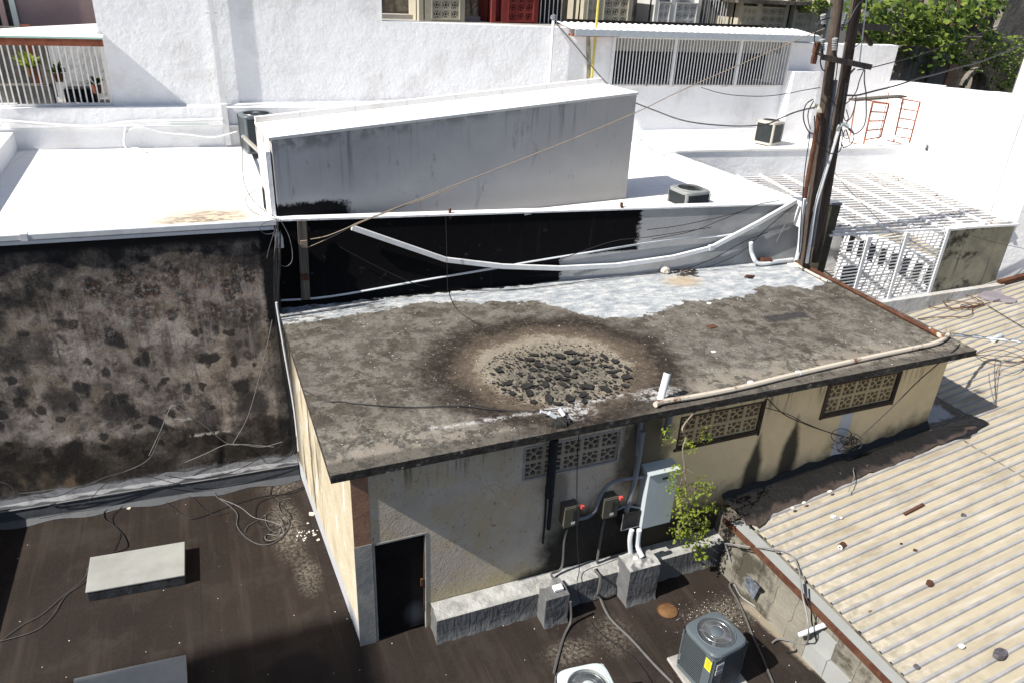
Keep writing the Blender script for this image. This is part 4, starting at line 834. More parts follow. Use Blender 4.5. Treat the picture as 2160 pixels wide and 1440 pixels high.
# horizontal mesh behind (thin) 
m = MB()
for i in range(26): x = 14+i*.16; m.box(x-.004, x+.004, 13.3, 13.31, 1.2, 2.9)
for i in range(9): z = 1.25+i*.2; m.box(14, 18, 13.28, 13.3, z-.004, z+.004)
m.build('inner_mesh', 'wallgrey', cg)
mw = thing('mouldy_panel_wall', (18.4, 12.5, 2.6), 'mouldy yellowish concrete panel right of the cage gate', 'wall')
q = [hit(2003, 488, PY(12.5)), hit(2120, 474, PY(12.62))]; MB().hexa([(xp+.06, 12.46, 2.4), (19.95, 12.62, 2.5), (19.95, 12.8, 2.5), (xp+.06, 12.62, 2.4)], [(xp+.06, 12.46, 4.28), (19.95, 12.62, 4.2), (19.95, 12.8, 4.2), (xp+.06, 12.62, 4.28)]).build('panel', 'mould', mw)
MB().wall((xp+.05, 12.44), (19.96, 12.60), .22, (4.283, 4.203), 4.33, 4.25).build('white_coping', 'roofw', mw)
pr = thing('black_stained_pier', (14.6, 13.2, 2.5), 'dark mould-blackened concrete pier behind the utility poles', 'pier')
a, b = hit(1690, 424, PY(13.35)), hit(1775, 430, PY(13.0))
MB().hexa([(a.x, 13.35, 2.3), (b.x-.02, 13.0, 2.3), (b.x+.1, 13.3, 2.3), (a.x, 13.7, 2.3)], [(a.x, 13.35, a.z-.05), (b.x, 13.0, b.z-.05), (b.x+.12, 13.3, b.z-.05), (a.x, 13.7, a.z-.05)]).build('concrete', 'darkend', pr)
MB().hexa([(a.x, 13.33, a.z-.047), (b.x+.02, 12.98, b.z-.047), (b.x+.15, 13.32, b.z-.047), (a.x, 13.72, a.z-.047)], [(a.x, 13.33, a.z), (b.x+.02, 12.98, b.z), (b.x+.15, 13.32, b.z), (a.x, 13.72, a.z)]).build('blue_grey_cap', 'pvcg', pr)

# ================================================================== METAL ROOF
RZ0, RAX = 1.10, .12
zr = lambda x: RZ0+RAX*(x-8)
PR = PS(RZ0, RAX, 8.0); PRt = (PR[0]+Vector((0, 0, .035)), PR[1])
mr = thing('metal_sheet_roof', (15, 8, 1), 'cream ribbed sheet-metal roof sloping up to the right', 'roof')
def pan_pts(y0, npan, x0, x1, lift):
    # one sheet: ribs run along x (with a slight +y drift), pitch .195
    rows = [[], []]; pr_ = [(0, 0), (.055, 0), (.068, .032), (.108, .032), (.121, 0), (.195, 0)]
    pts = []
    for r in range(npan):
        for dy, dz in pr_[:-1]: pts.append((y0+r*.195+dy, dz))
    pts.append((y0+npan*.195+.055, 0)); return pts
def dfx(x): return .03*(x-8)
splits = [(8.12, 13.3), (13.26, 19.3), (19.26, 27.0)]
pitch = .195; npan = 5; y = 2.6-.195*4
pi_ = 0
while y < 17:
    for si, (x0, x1) in enumerate(splits):
        if y+dfx(x0) > 12.0 and x0 < 19: continue
        pts = pan_pts(y, npan, x0, x1, 0); m = MB(); lf = .004*(2-si)
        inside = False
        m.grid([[(xx, py_+dfx(xx), zr(xx)+dz+lf+.002*sin(pi_*2.1)) for py_, dz in pts] for xx in (x0, (x0+x1)/2, x1)])
        # flat pan = slot 0, rib faces = slot 1
        k = len(pts)-1; m.mi = []
        for r in range(2):
            for c in range(k): m.mi.append(1 if c % 5 in (1, 2, 3) and c < npan*5 else 0)
        m.build('roof_sheet', ['mroof', 'ribgrey'], mr)
    pi_ += 1; y += npan*pitch
# (the sheets stop under the shed wall; the shed walls hide the inner ends)
MB().hexa([(7.92, 2.2, .98), (8.2, 2.2, .98), (8.14, 8.0, 1.02), (7.90, 8.0, 1.02)], [(7.92, 2.2, 1.0), (8.2, 2.2, 1.0), (8.14, 8.0, 1.04), (7.90, 8.0, 1.04)]).build('gutter_floor', 'patch', mr)
gi = MB(); gpts = [(7.86, 8.15, 1.02), (7.88, 7.2, 1.05), (7.9, 6, 1.05), (7.93, 4.6, 1.03), (8.0, 2.8, 1.0)]
for p, q in zip(gpts, gpts[1:]): gi.bar(p, q, .045, .03); gi.bar(Vector(p)+Vector((-.035, 0, -.03)), Vector(q)+Vector((-.035, 0, -.03)), .012, .07)
gi.build('rusty_angle', 'rust', mr)
# low block wall under its eave
lw = thing('low_block_wall', (8, 6, 0), 'low stained block wall carrying the eave of the metal roof', 'wall')
xw = lambda y: 7.82+(7.4-y)*.05
ys = [2.5+i*.42 for i in range(14)]
for i, (a, b) in enumerate(zip(ys, ys[1:])):
    for z0, z1, off in ((.0, .36, .0), (.365, .7, .08), (.705, .98, .12)):
        o = MB().hexa([(xw(a)+off, a+.004, z0), (9.0, a+.004, z0), (9.0, b-.004, z0), (xw(b)+off, b-.004, z0)], [(xw(a)+off+.01*random.random(), a+.004, z1), (9.0, a+.004, z1), (9.0, b-.004, z1), (xw(b)+off+.01*random.random(), b-.004, z1)]).build('block', 'patch' if (z0 == 0 and i in (2, 3, 6, 7)) or (i == 7 and z0 < .5) else 'lowblock', lw)
MB().box(7.95, 9, 7.95, 8.44, 0, 1.0).build('end_fill', 'ruin', lw)
# tarred flashing between shed wall and metal roof
outer = [hit(*q, PRt) for q in ((1566, 1098), (1600, 1112), (1640, 1080), (1740, 1040), (1830, 1000), (1900, 975), (1960, 948), (2040, 915), (2070, 897))]
m = MB(); ro = [[], [], [], [], []]; outs = spline(outer, 5)
for i, o in enumerate(outs):
    wx = 7.95+(12.86-7.95)*i/(len(outs)-1); wx2 = wx; top = Vector((wx2, Y0-.012, zr(wx2)+.17+.03*sin(i*1.3)+.02*sin(i*.53)+.05)); e_ = Vector((o.x, o.y, zr(o.x)+.05+.0*i))
    jj = .04*sin(i*2.3)+.03*sin(i*5.1); e_ = e_+Vector((jj, jj*.6, 0)); ins = Vector((wx2+.03, Y0-.10, zr(wx2)+.10))
    ro[0].append(e_); ro[1].append(e_.lerp(ins, .4)+Vector((0, 0, .035+.012*sin(i*1.1)))); ro[2].append(e_.lerp(ins, .75)+Vector((0, 0, .04+.015*sin(i*.7)))); ro[3].append(ins); ro[4].append(top)
m.grid(ro); m.build('tar_flashing', 'flash', mr, smooth=True)
m = MB(); pt_ = []
poly = [hit(*q, PRt) for q in ((1925, 925), (1985, 935), (2045, 922), (2085, 893), (2060, 880), (2035, 872), (2010, 858), (1985, 842), (1970, 835), (1955, 850))]
poly = [p+Vector((0, 0, .012)) for p in poly]; pp = []
for a, b in zip(poly, poly[1:]+poly[:1]):
    for k in range(6): t_ = a.lerp(b, k/6); pp.append(t_+Vector((random.uniform(-.025, .025), random.uniform(-.025, .025), .01)))
m.q(*pp)
m.build('tar_patch', 'tar', mr)
m = MB(); m.wall((13.4, 12.50), (19.9, 12.42), -.16, 2.0, 2.56, 2.60); m.build('white_kerb', 'kerbw', cg)
lo_ = spline([hit(*q, PRt)+Vector((0, 0, .02)) for q in ((1870, 672), (1905, 656), (1995, 629), (2104, 601), (2170, 588))], 6); hi_ = [Vector((13.6+6.3*i/(len(lo_)-1), 12.45-.03*i/(len(lo_)-1), 2.52)) for i in range(len(lo_))]
m = MB(); kb = [[lo_[i].lerp(hi_[i], t_)+Vector((.04*sin(i*2.1)*(1-t_), .05*sin(i*1.7)*(1-t_), .03*sin(i*1.3+t_*5)*(t_ > 0)*(t_ < 1))) for i in range(len(lo_))] for t_ in (0, .35, .7, 1)]
m.grid(kb); m.build('white_flashing', 'kerbw', cg, smooth=True)
tag(MB().bar(hit(2105, 602, PRt)+Vector((0, 0, .08)), hit(2260, 560, PRt)+Vector((0, 0, .08)), .14, .1).build('rusted_channel', 'rust'), 'rust-brown steel channel on the far edge of the metal roof', 'channel')

# ================================================================== CURBS AND PEDESTALS
def lumpy(boxes, name, mat, parent=None, step=.09, amp=.010):
    m = MB()
    for x0, x1, y0, y1, z0, z1, tp in boxes:
        def face(o, u, v, nu, nv):
            rows = []
            for j in range(nv+1):
                r = []
                for i in range(nu+1):
                    p = Vector(o)+Vector(u)*(i/nu)+Vector(v)*(j/nv); s_ = sin(p.x*13+p.z*9)*sin(p.z*11+p.y*7+p.x*3)+.6*sin(p.x*29+p.y*17+p.z*23)
                    cx, cy = (x0+x1)/2, (y0+y1)/2; d = Vector((p.x-cx, p.y-cy, (p.z-z0)*.4)); d.normalize(); p = p+d*s_*amp
                    if p.z < z0+.02: p = p+Vector((0, -1 if p.y < cy else 0, 0))*(.03+.015*sin(p.x*21))
                    r.append(p)
                rows.append(r)
            m.grid(rows)
        nx = max(3, int((x1-x0)/step)); ny = max(3, int((y1-y0)/step)); nz = max(3, int((z1-z0)/step))
        face((x0, y0, z0), (x1-x0, 0, 0), (0, 0, z1-z0), nx, nz); face((x0, y0, z1), (x1-x0, 0, 0), (0, y1-y0, tp), nx, ny)
        face((x1, y0, z0), (0, y1-y0, 0), (0, 0, z1-z0), ny, nz); face((x0, y1, z0), (0, y0-y1, 0), (0, 0, z1-z0), ny, nz)
    return m.build(name, mat, parent, smooth=True)
cb = thing('membrane_curb', (5, 8.2, 0), 'silver membrane-wrapped curb along the foot of the shed wall', 'curb')
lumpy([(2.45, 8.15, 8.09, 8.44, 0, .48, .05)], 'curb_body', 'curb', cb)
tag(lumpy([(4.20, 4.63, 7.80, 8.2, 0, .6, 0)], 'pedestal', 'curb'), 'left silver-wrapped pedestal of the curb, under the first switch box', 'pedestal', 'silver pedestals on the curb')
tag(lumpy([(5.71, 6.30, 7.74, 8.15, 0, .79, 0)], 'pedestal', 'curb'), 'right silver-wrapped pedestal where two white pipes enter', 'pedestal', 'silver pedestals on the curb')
tag(MB().box(4.40, 4.56, 7.90, 8.02, .615, .66).build('white_card_box', 'paper'), 'small white card box lying on the left pedestal', 'box')

# ================================================================== SKYLIGHT HATCHES
for lab, A_ in (('grey-green hatch cover in full sun on the dark roof', [(-2.73, 11.68), (-1.21, 11.58), (-1.22, 10.71), (-2.73, 10.82)]), ('grey hatch cover in shadow at the bottom edge, nearest the camera', [(-2.72, 9.06), (-1.22, 8.97), (-1.2, 8.1), (-2.72, 8.2)])):
    h = thing('roof_hatch', (-2, A_[0][1]-.4, 0), lab, 'hatch', 'roof hatches'); P_ = list(reversed(A_))
    ex = lambda s: [(-1.97+(x+1.97)*s, (A_[0][1]-.48)+(y-(A_[0][1]-.48))*s) for x, y in P_]
    MB().prism(ex(.985), 0, .19).build('curb', 'skys', h, bev=.01); MB().prism(ex(1.0), .19, .225).build('cover', 'skyt', h, bev=.012)

# ================================================================== AIR CONDITIONERS
def ac(loc, w, h, rz, body, label, sticker=False, guard='alu', louv=17, detail=True, top='same'):
    t = thing('air_conditioner', loc, label, 'air conditioner', 'outdoor air conditioning units'); O = Vector(loc); Rz = Matrix.Rotation(rz, 3, 'Z')
    def B(m, name, mat, smooth=False, bev=0):
        for i, v in enumerate(m.v): m.v[i] = Rz @ v + O
        return m.build(name, mat, t, smooth, bev)
    def rsq(s, r, z, n=5):
        out = []
        for cx, cy, a0 in ((s-r, s-r, 0), (-s+r, s-r, pi/2), (-s+r, -s+r, pi), (s-r, -s+r, 3*pi/2)):
            for k in range(n+1): a = a0+pi/2*k/n; out.append(Vector((cx+r*cos(a), cy+r*sin(a), z)))
        return out
    s = w/2; tp = body if top == 'same' else top
    m = MB(); m.hexa(rsq(s-.022, .06, .06), rsq(s-.022, .06, h-.05)); B(m, 'coil_core', 'coil')
    m = MB(); m.hexa(rsq(s, .08, 0), rsq(s, .08, .07)); B(m, 'base_pan', body, True)
    m = MB()
    for k in range(louv):
        z = .09+(h-.17)*k/louv
        for a in range(4):
            R2 = Matrix.Rotation(a*pi/2, 3, 'Z'); q = [R2 @ Vector(p) for p in ((-s+.06, -s-.001, z+.018), (s-.06, -s-.001, z+.018), (s-.06, -s-.003, z+.004), (-s+.06, -s-.003, z+.004))]; m.q(q[3], q[2], q[1], q[0]); m.q(*[p-Vector((0, 0, .004)) for p in q])
    B(m, 'louvre_panel', 'louv' if detail else 'coil')
    for a in range(4):
        m = MB(); R2 = Matrix.Rotation(a*pi/2, 3, 'Z'); n = 5; ring = [R2 @ Vector((s-.055+.057*cos(pi/2*k/n), s-.055+.057*sin(pi/2*k/n), 0)) for k in range(n+1)]
        m.grid([[p+Vector((0, 0, .06)) for p in ring], [p+Vector((0, 0, h-.05)) for p in ring]]); B(m, 'corner_post', body, True)
    # top cover: rounded square with round opening
    n = 48; R = s*.80
    def sqp(a, ss, r):
        c, sn = cos(a), sin(a); p = 5.; k = (abs(c)**p+abs(sn)**p)**(-1/p); return Vector((ss*k*c, ss*k*sn, 0))
    prof = [(lambda a: sqp(a, s+.012, .1)+Vector((0, 0, h-.075))), (lambda a: sqp(a, s+.014, .1)+Vector((0, 0, h-.03))), (lambda a: sqp(a, s-.005, .1)+Vector((0, 0, h-.004))), (lambda a: sqp(a, s-.05, .1)+Vector((0, 0, h+.004))), (lambda a: Vector((R*1.06*cos(a), R*1.06*sin(a), h+.004))), (lambda a: Vector((R*1.03*cos(a), R*1.03*sin(a), h+.018))), (lambda a: Vector((R*cos(a), R*sin(a), h+.012))), (lambda a: Vector((R*.98*cos(a), R*.98*sin(a), h-.12)))]
    m = MB(); m.grid([[f(2*pi*i/n) for i in range(n+1)] for f in prof]); B(m, 'top_cover', tp, True)
    m = MB(); m.lathe((0, 0, 0), [(R*.99, h-.11), (.05, h-.16), (0, h-.16)], 24); B(m, 'fan_well', 'dark')
    m = MB(); ns = 84 if detail else 40
    for k in range(ns):
        a = 2*pi*k/ns; a2 = a+.10; m.bar((.1*cos(a), .1*sin(a), h+.02), ((R*.55)*cos(a+.05), (R*.55)*sin(a+.05), h+.022), .0035); m.bar(((R*.55)*cos(a+.05), (R*.55)*sin(a+.05), h+.022), (R*1.01*cos(a2), R*1.01*sin(a2), h+.008), .0035)
    for rr in (.45, .75): m.tube([(R*rr*cos(2*pi*k/32), R*rr*sin(2*pi*k/32), h+.017) for k in range(33)], .003, 4, cap=False)
    B(m, 'fan_guard', guard)
    m = MB(); m.lathe((0, 0, h+.02), [(0, .014), (.085, .012), (.10, 0), (.10, -.006)], 20); B(m, 'guard_hub', body if detail else 'dark', True)
    m = MB()
    for k in range(4): a = 2*pi*k/4+.4; c0 = Vector((.06*cos(a), .06*sin(a), h-.05)); c1 = Vector((R*.9*cos(a-.25), R*.9*sin(a-.25), h-.07)); c2 = Vector((R*.9*cos(a+.35), R*.9*sin(a+.35), h-.04)); c3 = Vector((.06*cos(a+.6), .06*sin(a+.6), h-.035)); m.q(c0, c1, c2, c3)
    B(m, 'fan_blades', 'alu')
    if sticker:
        l = B(MB().box(-s-.016, -s-.010, -s+.03, -s+.15, h-.32, h-.12), 'warning_sticker', 'yellow')
        m = MB()
        for k in range(5): m.box(-s-.018, -s-.0165, -s+.045, -s+.135-.01*(k % 2), h-.15-k*.03, h-.142-k*.03)
        for i, v in enumerate(m.v): m.v[i] = Rz @ v + O
        m.build('sticker_print', 'print', l)
        B(MB().box(-s-.009, -s+.0, -s+.02, -s+.17, .08, h-.07).box(-s+.02, -s+.22, -s-.009, -s, .08, h-.07), 'service_panel', body)
        for z_ in (h-.26, h-.38): 
            pl = B(MB().box(-s+.06, -s+.20, -s-.016, -s-.010, z_, z_+.09), 'rating_plate', 'paper'); m = MB().box(-s+.07, -s+.19, -s-.018, -s-.0165, z_+.02, z_+.035).box(-s+.07, -s+.17, -s-.018, -s-.0165, z_+.055, z_+.062)
            for i, v in enumerate(m.v): m.v[i] = Rz @ v + O
            m.build('plate_print', 'print', pl)
        B(MB().box(-s-.03, -s+.16, -s-.06, -s-.01, .05, .26), 'service_valve_cover', 'coil')
    return t
ac((6.22, 6.10, .06), .70, .86, radians(8), 'acg', 'slate-grey air conditioner with yellow sticker on the dark roof', True)
ac((3.98, 5.93, .0), .74, .88, radians(-6), 'acw', 'pale blue-white air conditioner cut off by the bottom edge', False, 'alu')
p = hit(551, 324, PZ(5.1)); ac((p.x, p.y+.35, 5.1), .80, .95, radians(10), 'acg', 'slate-grey air conditioner on the far white roof left of the penthouse', False, 'coil', 16, True)
p = hit(1630, 309, PZ(4.98)); ac((p.x, p.y+.3, 5.02), .66, .72, radians(20), 'acb', 'dark-sided air conditioner on the white roof left of the scaffolding', False, 'coil', 14, False)
p = hit(1455, 434, PZ(5.3)); q_ac = hit(1456, 397, PY(14.08)); ac((q_ac.x, 14.08, q_ac.z-.8), .72, .80, radians(4), 'acm', 'beige-topped air conditioner behind the parapet, cropped by its pipe', False, 'coil', 14, False)
tag(MB().box(5.78, 6.72, 5.62, 6.56, 0, .055).build('equipment_pad', 'conc', bev=.02), 'pale concrete pad under the slate-grey unit', 'pad')
# bracket on left rooftop unit
tag(MB().bar(hit(512, 288, PY(17)), hit(568, 340, PY(15.5)), .06, .06).build('steel_strut', 'wallgrey'), 'grey diagonal steel strut leaning by the far air conditioner', 'strut')

# ================================================================== ELECTRICAL GEAR ON THE SHED WALL
def atw(px, py, y=Y0): return hit(px, py, PY(y))
cab = thing('electrical_cabinet', (6.6, 8.3, .95), 'tall light-grey steel cabinet on the shed wall', 'cabinet')
a, b = atw(1371, 1002, 8.2), atw(1353, 1118, 8.2); c = atw(1430, 985, 8.2)
x0, x1, z0, z1 = a.x, c.x+.02, b.z+.02, a.z
MB().box(x0, x1, 8.21, 8.448, z0, z1).build('case', 'cab', cab, bev=.006); MB().box(x0-.01, x1+.01, 8.19, 8.208, z0+.02, z1-.01).build('door', 'cab', cab, bev=.004); MB().hexa([(x0-.02, 8.17, z1), (x1+.02, 8.17, z1), (x1+.02, 8.448, z1), (x0-.02, 8.448, z1)], [(x0-.02, 8.17, z1+.015), (x1+.02, 8.17, z1+.015), (x1+.02, 8.448, z1+.06), (x0-.02, 8.448, z1+.06)]).build('rain_hood', 'cab', cab)
MB().box((x0+x1)/2-.02, (x0+x1)/2+.08, 8.184, 8.189, z1-.14, z1-.10).build('name_plate', 'print', cab)
def switchbox(x, z, lab):
    t = thing('safety_switch', (x, 8.35, z), lab, 'switch box', 'olive safety switches on the shed wall'); w, h = .26, .40
    MB().box(x, x+w, 8.27, 8.448, z, z+h).build('case', 'olive', t, bev=.008); MB().box(x-.006, x+w+.006, 8.255, 8.268, z-.004, z+h-.02).build('cover', 'olive', t, bev=.004)
    MB().box(x+.15, x+.20, 8.249, 8.253, z+.08, z+.32).build('black_label', 'print', t); MB().box(x+.12, x+.19, 8.246, 8.248, z+.05, z+.10).build('white_label', 'paper', t)
    MB().box(x+.265, x+.285, 8.29, 8.33, z+.12, z+.30).build('lever_plate', 'pvcg', t); m = MB().bar((x+.275, 8.29, z+.2), (x+.29, 8.25, z+.36), .022); m.build('lever', 'print', t); MB().box(x+.265, x+.33, 8.22, 8.28, z+.34, z+.40).build('red_handle', 'red', t, bev=.008)
b1 = atw(1189, 1113, 8.26); b2 = atw(1271, 1094, 8.26)
switchbox(b1.x, b1.z, 'left olive switch box with red handle'); switchbox(b2.x, b2.z, 'right olive switch box with red handle')
a = atw(1311, 1118, 8.26); jb = thing('junction_box', (a.x+.15, 8.35, a.z), 'scorched black junction box between switch box and grey cabinet', 'junction box'); MB().box(a.x, a.x+.33, 8.27, 8.448, a.z, a.z+.34).build('case', 'boxd', jb, bev=.006); MB().box(a.x-.006, a.x+.0, 8.26, 8.28, a.z-.01, a.z+.34).box(a.x, a.x+.34, 8.26, 8.28, a.z-.012, a.z-.002).build('bare_metal_rim', 'pvcg', jb)
W_ = lambda L, y: [atw(px, py, y) for px, py in L]
Zm = lambda L: [(x/4.8+1140, yy/4.8+900) for x, yy in L]
wire(W_(Zm([(1035, 40), (1000, 280), (960, 500), (910, 700), (860, 880)]), 8.33), .045, 'pvcg', 'thick grey conduit dropping from the eave to the black junction box', 'conduit', 'wall_conduit', n=8)
wire(W_(Zm([(1060, 500), (900, 520), (760, 545), (660, 610), (590, 740), (550, 850), (470, 910), (380, 930)]), 8.33), .032, 'pvcg', 'grey conduit sweeping in an S from cabinet to left switch box', 'conduit', 'wall_conduit', n=7)
wire(W_(Zm([(780, 835), (860, 800), (930, 805), (1015, 820)]), 8.33), .024, 'pvcg', 'short grey conduit from right switch box to cabinet', 'conduit', 'wall_conduit')
wire(W_(Zm([(270, 1030), (240, 1150), (215, 1420)]), 8.36)+[(4.52, 8.30, .62), (4.56, 8.22, .56)], .022, 'wireg', 'thin grey conduit below the left switch box', 'conduit', 'wall_conduit')
wire([(4.62, 7.74, .5), (4.64, 7.70, .1)]+[hit(*q, PZ(.02)) for q in ((1190, 1340), (1178, 1380), (1168, 1420))], .022, 'wireg', 'grey flexible conduit running to the pale air conditioner', 'conduit', 'floor_conduit')
wire(W_(Zm([(645, 940), (620, 1050), (590, 1250), (575, 1370), (610, 1430)]), 8.36)+[(5.3, 8.18, .56), (5.32, 8.03, .52), (5.28, 7.98, .2)]+[hit(*q, PZ(.025)) for q in ((1262, 1250), (1285, 1300), (1330, 1345), (1380, 1400), (1420, 1440))], .024, 'wireg', 'grey flexible conduit from right switch box to the slate-grey unit', 'conduit', 'floor_conduit')
wire(W_(Zm([(925, 1040), (905, 1150), (920, 1300), (935, 1400)]), 8.15)[:3]+[(5.95, 7.98, .80)], .042, 'pvc', 'left of two white pipes entering the right pedestal', 'pipe', 'riser_pipe', n=8)
wire(W_(Zm([(1000, 1040), (985, 1200), (975, 1330)]), 8.12)[:2]+[(6.08, 7.98, .80)], .045, 'pvc', 'right of two white pipes entering the right pedestal', 'pipe', 'riser_pipe', n=8)
dk = thing('black_duct', (4.45, 8.3, 2.1), 'short black duct hanging in front of the left breeze-block window', 'duct'); a, b = atw(1169, 925, 8.33), atw(1161, 1043, 8.33); MB().cyl(a, Vector((a.x, a.y, b.z)), .07, 12).build('tube', 'pvcd', dk, smooth=True)
m = MB(); m.cyl((a.x, 8.33, b.z), (a.x, 8.33, b.z-.02), .074, 12); m.build('end_collar', 'dark', dk, smooth=True)
wire(W_([(1152, 1025), (1150, 1085), (1145, 1145)], 8.42), .018, 'pvcd', 'thin dark blue pipe on the grey wall below the window', 'pipe', 'thin_wall_pipe')
wire(W_([(1163, 1045), (1160, 1080), (1157, 1115)], 8.42), .035, 'pvcd', 'short dark blue pipe below the black duct', 'pipe', 'thin_wall_pipe', n=8)
wire([hit(1352, 880, PY(8.36)), hit(1348, 920, PY(8.4)), hit(1345, 960, PY(8.33))], .045, 'pvcg', 'grey pipe stub below the eave above the conduit', 'pipe', 'pipe_stub', n=8)
wire([Vector((6.42, 8.33, 3.48)), Vector((6.42, 8.33, 2.95))], .06, 'pvcg', 'fat grey drain outlet under the eave by the hanging plant', 'pipe', 'drain_outlet', n=10)

# ================================================================== ROOF ITEMS ON THE SHED
PT = PZ(ZS+0.030)
def rt(L, z=.03): return [hit(x, y, PZ(ZS+z)) for x, y in L]
dp_ = thing('roof_edge_pipe', (10, 8.8, ZS), 'long rust-streaked white drain pipe along the front edge of the shed roof', 'pipe')
P0 = rt([(1382, 853), (1400, 846), (1480, 833), (1570, 815), (1660, 793), (1760, 770), (1860, 748), (1960, 727), (1990, 716), (2000, 706)], .05)
MB().tube(spline(P0), .045, 8).build('pipe_run', 'pvcr', dp_, smooth=True)
for q in ((1583, 808), (1683, 787)):
    c = rt([q], .05)[0]; MB().cyl(c-Vector((.03, 0, 0)), c+Vector((.03, 0, 0)), .053, 8).build('collar', 'gauze', dp_)
dp2 = thing('side_edge_pipe', (13.4, 11, ZS), 'rusty brown pipe running back along the right edge of the shed roof', 'pipe')
MB().tube(spline(rt([(1680, 550), (1700, 562), (1760, 592), (1840, 634), (1900, 666), (1950, 692), (1994, 714)], .05)), .042, 8).build('pipe_run', 'rust', dp2, smooth=True)
MB().tube(spline(rt([(1676, 556), (1700, 570), (1745, 594)], .05)), .03, 6).build('white_section', 'pvcr', dp2, smooth=True)
MB().tube(spline(rt([(1960, 695), (1990, 713)], .055)), .052, 8).build('white_end', 'pvcr', dp2, smooth=True)
t = thing('vent_pipe', (6.5, 8.8, ZS), 'short white vent pipe leaning at the front edge of the roof', 'pipe'); a, b = hit(1393, 842, PZ(ZS+0.030)), hit(1416, 814, PZ(ZS+0.280)); b = Vector((a.x+.13, a.y+.1, ZS+.44)); MB().cyl(a, b, .06, 14).build('tube', 'pvc', t, smooth=True); MB().cyl(b+(b-a)*.002, b+(b-a)*.01, .05, 14).build('mouth', 'dark', t)
for k, (p1, p2, r) in enumerate((((1165, 874), (1140, 867), .022), ((1172, 880), (1158, 870), .035), ((1190, 876), (1180, 861), .035))):
    a, b = hit(*p1, PZ(ZS+0.020)), hit(*p2, PZ(ZS+0.100)); tag(MB().cyl(a, b, r, 10).build('pipe_stub', 'pvc', smooth=True), ('thin white pipe stub, leftmost of three poking from the roof edge', 'middle fat white pipe stub poking from the roof edge', 'right upright white pipe stub poking from the roof edge')[k], 'pipe stub', 'white stubs by the tar lump')
m = MB(); c = hit(1185, 888, PZ(ZS+0.020)); 
for i in range(14): a = random.uniform(0, 6.28); r = random.uniform(0, .14); s = random.uniform(.04, .08); x, y = c.x+r*cos(a)*1.3, c.y+r*sin(a)*.8; m.lathe((x, y, ZS), [(s*1.3, 0), (s, s*.7), (0, s)], 5)
tag(m.build('tar_lump', 'flake'), 'black tar lump around the pipe stubs at the roof edge', 'tar lump')
# puddle flakes: curled slabs
def flake_mesh(seed):
    r = random.Random(seed); n = r.randint(5, 8); m = MB(); pts = []
    for k in range(n): a = 2*pi*k/n+r.uniform(-.3, .3); q = r.uniform(.55, 1.1); pts.append((q*cos(a), q*sin(a)*.8, r.uniform(.10, .34)))
    lo = [(x*.93, y*.93, z-.10) for x, y, z in pts]; i = len(m.v); m.v += [Vector((0, 0, .05)), Vector((0, 0, -.04))]+[Vector(p) for p in pts]+[Vector(p) for p in lo]
    for k in range(n): a, b = i+2+k, i+2+(k+1) % n; m.f += [(i, a, b), (i+1, b+n, a+n), (a, a+n, b+n, b)]; m.mi += [0]*3
    return m.mesh('tar_flake', 'flake')
FM = [flake_mesh(i) for i in range(9)]
rnd = random.Random(3); placed = 0; big = []
while placed < 190:
    a = rnd.uniform(0, 2*pi); r = sqrt(rnd.uniform(0, 1)); x = 5.28+1.25*r*cos(a); y = 9.98+.92*r*sin(a)+.22*(x-5.28)*-.2
    if sin(x*5.2+y*3.1)+sin(y*6.3-x*2.2)+.5*r < -.2 and rnd.random() < .9: continue
    s = rnd.uniform(.022, .07) if placed > 45 else rnd.uniform(.08, .15)
    if any((x-u)**2+(y-v)**2 < (.8*(s+w))**2 for u, v, w in big): 
        if rnd.random() < .93: continue
    big.append((x, y, s)); o = bpy.data.objects.new('tar_flake', FM[rnd.randrange(9)]); COL.objects.link(o); o.location = (x*KS, y*KS, ZS-.012+.04*s); o.rotation_euler = (rnd.uniform(-.12, .12), rnd.uniform(-.12, .12), rnd.uniform(0, 6.28)); o.scale = (s*rnd.uniform(.8, 1.35), s*rnd.uniform(.7, 1.1), s*rnd.uniform(.45, .85))
    tag(o, 'curled black tar flake in the dried puddle on the shed roof', 'tar flake', 'curled tar flakes in the dried puddle'); placed += 1
def stuffchips(name, fn, n, mat, smin, smax, seed):
    r = random.Random(seed); m = MB()
    for _ in range(n):
        x, y, z = fn(r); s = r.uniform(smin, smax); a = r.uniform(0, 6.28); q = [Vector((x+s*cos(a+k*2.1+r.uniform(-.3, .3)), y+s*sin(a+k*2.1), z+s*.15+r.uniform(0, s*.4))) for k in range(3)]; b = [Vector((p.x, p.y, z)) for p in q]; m.hexa(b, q)
    return tag(m.build(name, mat), kind='stuff')
stuffchips('puddle_crumbs', lambda r: (lambda a, q: ((5.3+1.45*q*cos(a))*KS, (10.05+1.2*q*sin(a))*KS, ZS-.02))(r.uniform(0, 6.28), sqrt(r.random())), 1500, 'flake', .006, .022, 5)
stuffchips('roof_grit', lambda r: (r.uniform(1.2, 12.8), r.uniform(8.25, 12.8), ZS), 420, 'chip', .004, .013, 6)
stuffchips('floor_chips', lambda r: (r.uniform(-4, 7.6), r.uniform(5.5, 13), .0), 170, 'chip', .004, .014, 8)
stuffchips('floor_chips_heap', lambda r: (r.gauss(.83, .10), r.gauss(11.35, .13), .0), 26, 'chip', .008, .028, 9)
stuffchips('floor_chips_right', lambda r: (r.gauss(7.05, .35), r.gauss(7.0, .25), .0), 240, 'chip', .003, .010, 10)
